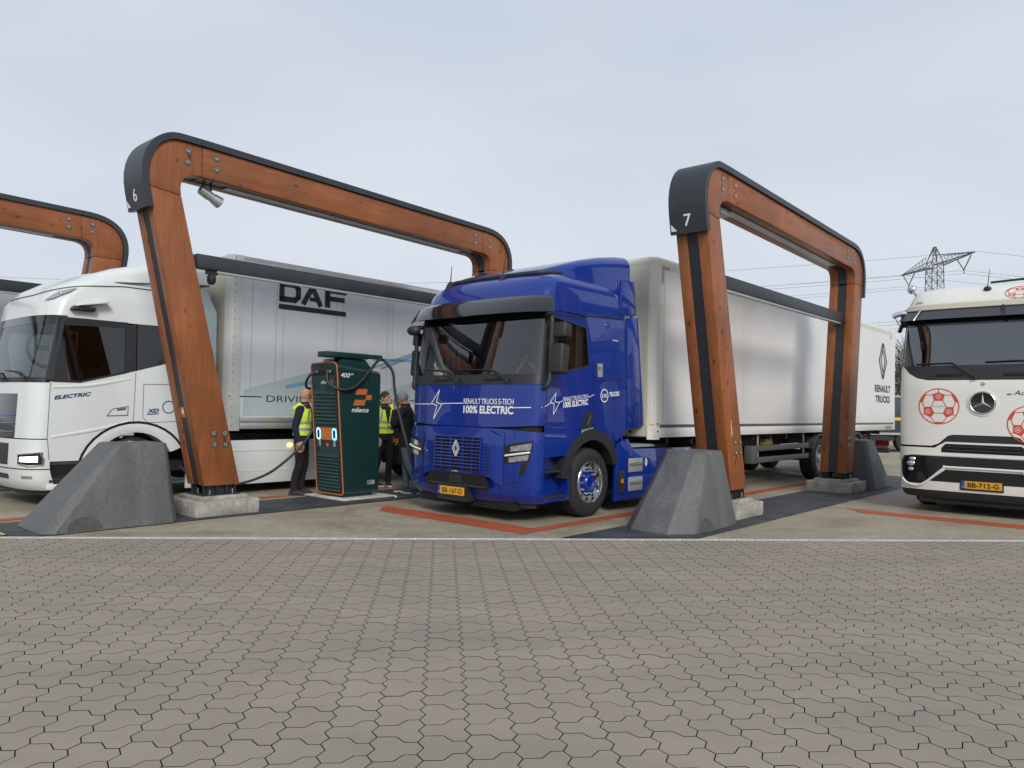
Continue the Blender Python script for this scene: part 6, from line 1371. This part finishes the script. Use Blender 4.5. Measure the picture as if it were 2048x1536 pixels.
    # shoes
    for i, s in enumerate((-1, 1)):
        fx, fy_ = spec['feet'][i][:2]; a = spec.get('toe', (0, 0))[i]; mb = MB()
        rings = [[(x * w, y + fy_ * 0, z) for x, z in ((-1, 0), (1, 0), (1.0, .03), (.75, h), (-.75, h), (-1.0, .03))] for y, w, h in ((.10, .03, .07), (.07, .042, .10), (.0, .044, .105), (-.07, .048, .07), (-.14, .047, .055), (-.185, .03, .04))]
        mb.loft(rings); sh = mb.build('shoe', spec['shoe'], root, bevel=.012, seg=3); sh.location = (fx, fy_ + .03, 0); sh.rotation_euler = (0, 0, a)
        mb = MB(); mb.prism([(x, y) for x, y in ((-.035, .105), (.035, .105), (.050, -.07), (.049, -.14), (.03, -.192), (-.03, -.192), (-.049, -.14), (-.050, -.07))], 'z', 0.0, .022); mb.build('sole', spec.get('sole', bmatt), sh)
    # collar
    mb = MB(); mb.loft([ell(1.485, .098, .095), ell(1.525, .080, .084), ell(1.56, .078, .080)], True, False); mb.build('collar', spec['jacket'], root, smooth=60)
    # hair
    if spec.get('hair'):
        hr = MB(); n = 22
        def hp(a, b): 
            x, y, z = .083 * math.cos(a) * math.sin(b), .104 * math.sin(a) * math.sin(b) + .006, .120 * math.cos(b) + .012
            return tuple(HM @ Vector((x, y, z)))
        rows = []
        for j in range(9):
            row = []
            for i in range(n + 1):
                a = 2 * PI * i / n; front = max(0, -math.sin(a)); lim = 1.95 - .95 * front ** 1.3; b = .02 + lim * j / 8; row.append(hp(a, b))
            rows.append(row)
        hr.add([p for r in rows for p in r], [(j * (n + 1) + i, j * (n + 1) + i + 1, (j + 1) * (n + 1) + i + 1, (j + 1) * (n + 1) + i) for j in range(8) for i in range(n)]); hr.build('hair', spec['hair'], root, smooth=70)
    for s in (-1, 1):
        mb = MB(); mb.ball(tuple(HM @ Vector((s * .031, -.088, .012))), .010, .008, .007, 8, 6); mb.build('eye', bmatt, root)
        mb = MB(); mb.tube([tuple(HM @ Vector((s * (.016 + .032 * t), -.098 + .012 * t, .034 + .004 * math.sin(t * 3)))) for t in (0, .5, 1)], .005, 6); mb.build('eyebrow', spec.get('hair') or skinm, root)
    if spec.get('glasses'):
        mb = MB()
        for s in (-1, 1):
            mb.tube([tuple(HM @ Vector((s * .033 + .022 * math.cos(a), -.104, .008 + .018 * math.sin(a)))) for a in [2 * PI * i / 16 for i in range(17)]], .003, 5, False); mb.tube([tuple(HM @ Vector((s * .055, -.10, .012))), tuple(HM @ Vector((s * .082, .01, .01)))], .003, 5)
        mb.build('glasses', bmatt, root)
    # hi-vis vest
    if spec.get('vest'):
        def vshell(z0, z1, off, nm, m, vcut=True, par=root):
            mb = MB(); T = [(z, lerpoly([(q[0], q[1]) for q in tors], z) * k + off, lerpoly([(q[0], q[2]) for q in tors], z) * k + off) for z in [z0 + (z1 - z0) * i / 10 for i in range(11)]]
            nn = 40; rows = []
            for z, rx, ry in T:
                row = []
                for i in range(nn + 1):
                    gap = (.02 + max(0, (z - 1.16)) * .95) if vcut else .02
                    a = -PI / 2 + gap + (2 * PI - 2 * gap) * i / nn; row.append((rx * math.cos(a), ry * math.sin(a) + L(z), z))
                rows.append(row)
            mb.add([p for r in rows for p in r], [(j * (nn + 1) + i, j * (nn + 1) + i + 1, (j + 1) * (nn + 1) + i + 1, (j + 1) * (nn + 1) + i) for j in range(10) for i in range(nn)])
            return mb.build(nm, m, par, smooth=70)
        hv = mat('hi_vis_yellow', (.62, .84, .04), .8, var=.10, vscale=10, bump=.3, bscale=40); rb = mat('reflective_grey', (.36, .37, .37), .45, .2)
        vt = vshell(1.0, 1.445, .020, 'safety_vest', hv)
        vshell(1.08, 1.125, .0235, 'reflective_band', rb, True, vt); vshell(1.19, 1.235, .0235, 'reflective_band', rb, True, vt)
        for s in (-1, 1):
            mb = MB(); mb.strip(lambda a, b: (s * a, -math.sqrt(max(.0005, 1 - (a / .235) ** 2)) * .158 + L(b), b), [(.135, 1.25), (.125, 1.36), (.115, 1.43)], .04); mb.build('shoulder_band', rb, vt)
            mb = MB(); mb.tube([(s * .13, -.085, 1.42), (s * .15, 0, 1.505), (s * .14, .085, 1.44)], [.045, .05, .045], 10); mb.build('vest_strap', hv, vt, smooth=60)
    return root
dn = Vector((0, 0, -1))
person(-4.64, 1.23, (.98, -.05), 'bald person in navy jacket and yellow vest, half hidden behind the charger',
       dict(jacket=cloth('navy_jacket', (.010, .013, .030)), trousers=cloth('black_trousers', (.008, .008, .009)), shoe=mat('work_boot', (.022, .019, .017), .7, var=.3), feet=((-.10, .02), (.13, -.02)), toe=(.1, -.15), vest=True, bulk=1.04, lean=.05, tilt=R(12), hem=.84,
            arms=(((-.25, .03, 1.14), (-.235, -.03, .90), (.1, -.3, -.9), (.9, .2, 0)), ((.26, -.04, 1.15), (.20, -.24, 1.0), (-.2, -.9, -.2), (-.7, .1, .6)))))
person(-4.82, 3.14, (.62, -.78), 'person with short dark hair in a yellow vest and black trousers behind the charger',
       dict(jacket=cloth('black_fleece', (.010, .010, .012)), trousers=cloth('black_jeans', (.007, .007, .008)), shoe=mat('brown_shoe', (.035, .022, .016), .6), sole=white_print, feet=((-.12, .03), (.11, -.06)), toe=(.3, -.3), vest=True, bulk=1.03, turn=R(28), tilt=R(6), hair=mat('short_brown_hair', (.035, .022, .014), .8, var=.4, vscale=60), hem=.86,
            arms=(((-.27, .03, 1.15), (-.22, -.06, .92), (.2, -.2, -.9), (.9, .1, .1)), ((.28, .04, 1.15), (.27, -.02, .90), (0, -.15, -1), (-1, 0, 0)))))
person(-3.70, 2.78, (-.80, .10), 'grey haired person in jeans holding a hand to the mouth, beside the blue truck',
       dict(jacket=cloth('charcoal_jacket', (.012, .012, .013)), trousers=cloth('faded_jeans', (.095, .13, .165)), shoe=mat('dark_sneaker', (.045, .05, .055), .7, var=.5, vscale=30), sole=white_print, feet=((-.10, -.10), (.11, .10)), toe=(.1, -.1), bulk=1.03, lean=.10, head=(0, -.05, 1.655), tilt=R(20), glasses=True, hair=mat('grey_hair', (.26, .26, .26), .8, var=.35, vscale=60), hem=.80,
            arms=(((-.21, -.20, 1.20), (.06, -.30, 1.13), (.9, -.1, .1), (0, .6, .6)), ((.20, -.22, 1.20), (.07, -.25, 1.44), (-.35, -.05, .9), (-.2, .9, .2)))))
# ------------------------------------------------------------------ far background
def gz(x, y): return L0.z + SLOPE * ((Vector((x, y, 0)) - L0).dot(e2))
# dark trailer with a yellow stripe
r = empty('parked_trailer', Matrix.Translation((15.0, 31.2, gz(15, 31))) @ Matrix.Rotation(R(8), 4, 'Z'), 'dark slate parked trailer with a yellow stripe beyond the white trailer', 'trailer')
slate = mat('slate_paint', (.035, .045, .058), .5, var=.1)
mb = MB(); mb.box(-1.5, 7.5, 0, 2.5, .80, 2.25); mb.build('body', slate, r, bevel=.02)
mb = MB(); mb.box(-1.5, 7.5, -.012, -.002, 1.30, 1.42); mb.build('yellow_stripe', mat('stripe_yellow', (.62, .44, .02), .5), r)
mb = MB(); mb.box(-1.55, 7.55, -.05, .05, .70, .79).box(-1.55, 7.55, -.05, .05, 2.25, 2.33); mb.build('rail', lightgrey, r)
mb = MB(); mb.box(-1.5, 7.5, .1, 2.4, .45, .70); mb.build('frame', chass, r)
for x in (.2, 1.4, 5.2, 6.4):
    for y in (.15, 2.35):
        mb = MB(); mb.lathe([(-.14, .3), (-.12, .46), (.12, .46), (.14, .3)], (x, y, .46), 'y', 20); mb.build('wheel', tyrem, r, smooth=40)
# painted white line on the far road
mb = MB(); mb.add([(-40, 0, .006), (80, 0, .006), (80, .3, .006), (-40, .3, .006)], [(0, 1, 2, 3)]); o = mb.build('road_line', whiteline_m); o.matrix_world = APR @ Matrix.Translation((8, 19.0, 0)); tag(o, kind='structure')
# verge with bare trees
mb = MB(); mb.add([(-300, 44, .02), (300, 44, .02), (300, 200, .02), (-300, 200, .02)], [(0, 1, 2, 3)]); o = mb.build('verge', grass_m); o.matrix_world = APR; tag(o, kind='structure')
def bare_tree_mesh(seed, h=9.0):
    rnd = random.Random(seed); tr = MB(); tw = MB()
    def grow(p, d, L, r, lev):
        n = 4; pts = [p]; q = p
        for i in range(n):
            d = (d + Vector((rnd.uniform(-1, 1), rnd.uniform(-1, 1), rnd.uniform(-.4, .8))) * .13).normalized(); q = q + d * L / n; pts.append(q)
        (tr if lev < 3 else tw).tube(pts, [r * (1 - .55 * i / n) for i in range(n + 1)], 6 if lev < 2 else 4 if lev < 3 else 3, False)
        if lev >= 4: return
        kids = (5, 5, 5, 6)[lev]
        for i in range(kids):
            t = rnd.uniform(.35 if lev else .30, 1.0); base = pts[min(n, int(t * n))]; az = rnd.uniform(0, 2 * PI); up = rnd.uniform(.25, .9)
            nd = (d * up + Vector((math.cos(az), math.sin(az), rnd.uniform(.0, .6))) * (1.0 - up * .3)).normalized()
            grow(base, nd, L * rnd.uniform(.50, .72), r * rnd.uniform(.38, .52), lev + 1)
    grow(Vector((0, 0, 0)), Vector((0, 0, 1)), h * .48, .16, 0)
    return tr.mesh('trunk', bark_m), tw.mesh('crown', bark_m)
trees = [bare_tree_mesh(s, h) for s, h in ((3, 9.5), (11, 10.5), (24, 8.6))]
tl = ['bare brown tree with a leaning crown behind the far trailer', 'tall bare tree whose twigs rise over the rear end of the white trailer', 'low bare tree at the left end of the row', 'bushy bare tree in the middle of the row behind the slate trailer', 'bare tree standing close behind the white tractor cab', 'second bare tree behind the white tractor cab', 'slender bare tree right of the white tractor cab', 'bare tree farthest right in the row', 'short bare tree in front of the far row', 'dense bare tree between the white trailer and the white tractor']
for i, (az, d, s) in enumerate(((26.6, 66, .95), (25.6, 60, .78), (24.9, 72, .68), (27.4, 62, 1.0), (28.8, 58, 1.0), (30.2, 63, 1.05), (33.5, 60, .95), (37, 64, 1.0), (26.9, 56, .72), (27.7, 55, .86))):
    x, y = d * math.sin(R(az)), d * math.cos(R(az))
    r = empty('bare_tree', Matrix.Translation((x, y, gz(x, y) - .05)) @ Matrix.Rotation(i * 1.3, 4, 'Z') @ Matrix.Scale(s, 4), tl[i], 'tree', 'bare trees beyond the truck park')
    inst('trunk', trees[i % 3][0], r); inst('crown', trees[i % 3][1], r)

# power pylon and lines
latt = mat('galvanised_lattice', (.16, .17, .19), .55, .3)
PX_, PY_ = 111.4, 200.0; PZ = gz(PX_, PY_)
py = empty('power_pylon', Matrix.Translation((PX_, PY_, PZ)), 'grey lattice power pylon with two long crossarms above the white tractor', 'pylon')
mb = MB(); S_ = 46.0 - PZ * 0
def hwid(z): return lerpoly([(0, 3.2), (28, 1.75), (43, 1.45), (46.4, .12)], z)
zs = [0, 5, 10, 14.5, 18.5, 22, 25.5, 28.5, 31.5, 34.5, 37, 39.5, 42, 46.2]
cor = lambda z: [Vector((sx * hwid(z), sy * hwid(z), z)) for sx, sy in ((-1, -1), (1, -1), (1, 1), (-1, 1))]
for a, b in zip(zs, zs[1:]):
    A, B = cor(a), cor(b)
    for i in range(4):
        j = (i + 1) % 4; mb.tube([A[i], B[i]], .13, 4, False); mb.tube([A[i], B[j]], .07, 3, False); mb.tube([A[j], B[i]], .07, 3, False); mb.tube([B[i], B[j]], .06, 3, False)
mb.build('tower', latt, py)
def crossarm(z, half, rise):
    mb = MB()
    for s in (-1, 1):
        tip = Vector((0, s * half, z + .4)); w = hwid(z)
        lo = [Vector((-w, s * w, z)), Vector((w, s * w, z))]; up = [Vector((-w, s * w, z + rise)), Vector((w, s * w, z + rise))]
        n = 8
        for k in range(2):
            mb.tube([lo[k], tip], .12, 4, False); mb.tube([up[k], tip], .09, 4, False)
        for i in range(n):
            t0, t1 = i / n, (i + 1) / n; a0, a1 = lo[0].lerp(tip, t0), lo[1].lerp(tip, t0); b0, b1 = lo[0].lerp(tip, t1), lo[1].lerp(tip, t1); c0, c1 = up[0].lerp(tip, t1), up[1].lerp(tip, t1); u0_, u1_ = up[0].lerp(tip, t0), up[1].lerp(tip, t0)
            for p, q in ((a0, b1), (a1, b0), (b0, b1), (b0, c0), (b1, c1), (u0_, b0), (u1_, b1)): mb.tube([p, q], .055, 3, False)
    mb.build('crossarm', latt, py)
crossarm(41.0, 17.5, 2.6); crossarm(29.5, 22.0, 2.6)
att = []
for z, half in ((41.0, 17.5), (29.5, 22.0)):
    for s in (-1, 1):
        y0_, y1_ = s * (half - 1.5), s * (half - 7.5); ym = (y0_ + y1_) / 2
        for y in (y0_, y1_):
            mb = MB(); mb.tube([(0, y, z), (0, ym, z - 3.2)], .14, 5); mb.build('insulator', mat('insulator_grey', (.10, .11, .12), .5), py)
        mb = MB(); mb.tube([(0, ym, z - 3.2), (0, ym, z - 4.1)], .12, 5); mb.build('clamp', latt, py)
        att += [(ym, z - 3.3), (ym, z - 4.1)]
    
wire = mat('line_cable', (.10, .105, .115), .6)
names = ['upper', 'lower']
lines = [(-17.5, 41.6, 'earth wire from the near tip'), (17.5, 41.6, 'earth wire from the far tip')]
k = 0
for (ym, zz) in att: lines.append((ym, zz, None))
txt = ['thin earth wire meeting the near tip of the upper pylon arm', 'thin earth wire meeting the far tip of the upper pylon arm',
       'upper strand of the cable pair at the near end of the upper arm', 'lower strand of the cable pair at the near end of the upper arm', 'upper strand of the cable pair at the far end of the upper arm', 'lower strand of the cable pair at the far end of the upper arm',
       'upper strand of the cable pair at the near end of the lower arm', 'lower strand of the cable pair at the near end of the lower arm', 'upper strand of the cable pair at the far end of the lower arm', 'lower strand of the cable pair at the far end of the lower arm']
for (ym, zz, _), lb in zip(lines, txt):
    P = []
    for i in range(21):
        t = i / 20; P.append((-360 * (1 - t), ym + 20 * (1 - t), zz - 1.0 * (1 - t) - 38 * t * (1 - t)))
    for i in range(1, 13):
        t = i / 12; P.append((330 * t, ym - 18 * t, zz - 1.5 * t - 36 * t * (1 - t)))
    mb = MB(); mb.tube(P, .033, 4, False); o = mb.build('power_line', wire); o.matrix_world = Matrix.Translation((PX_, PY_, PZ)); tag(o, lb, 'power line', 'power lines strung across the sky')
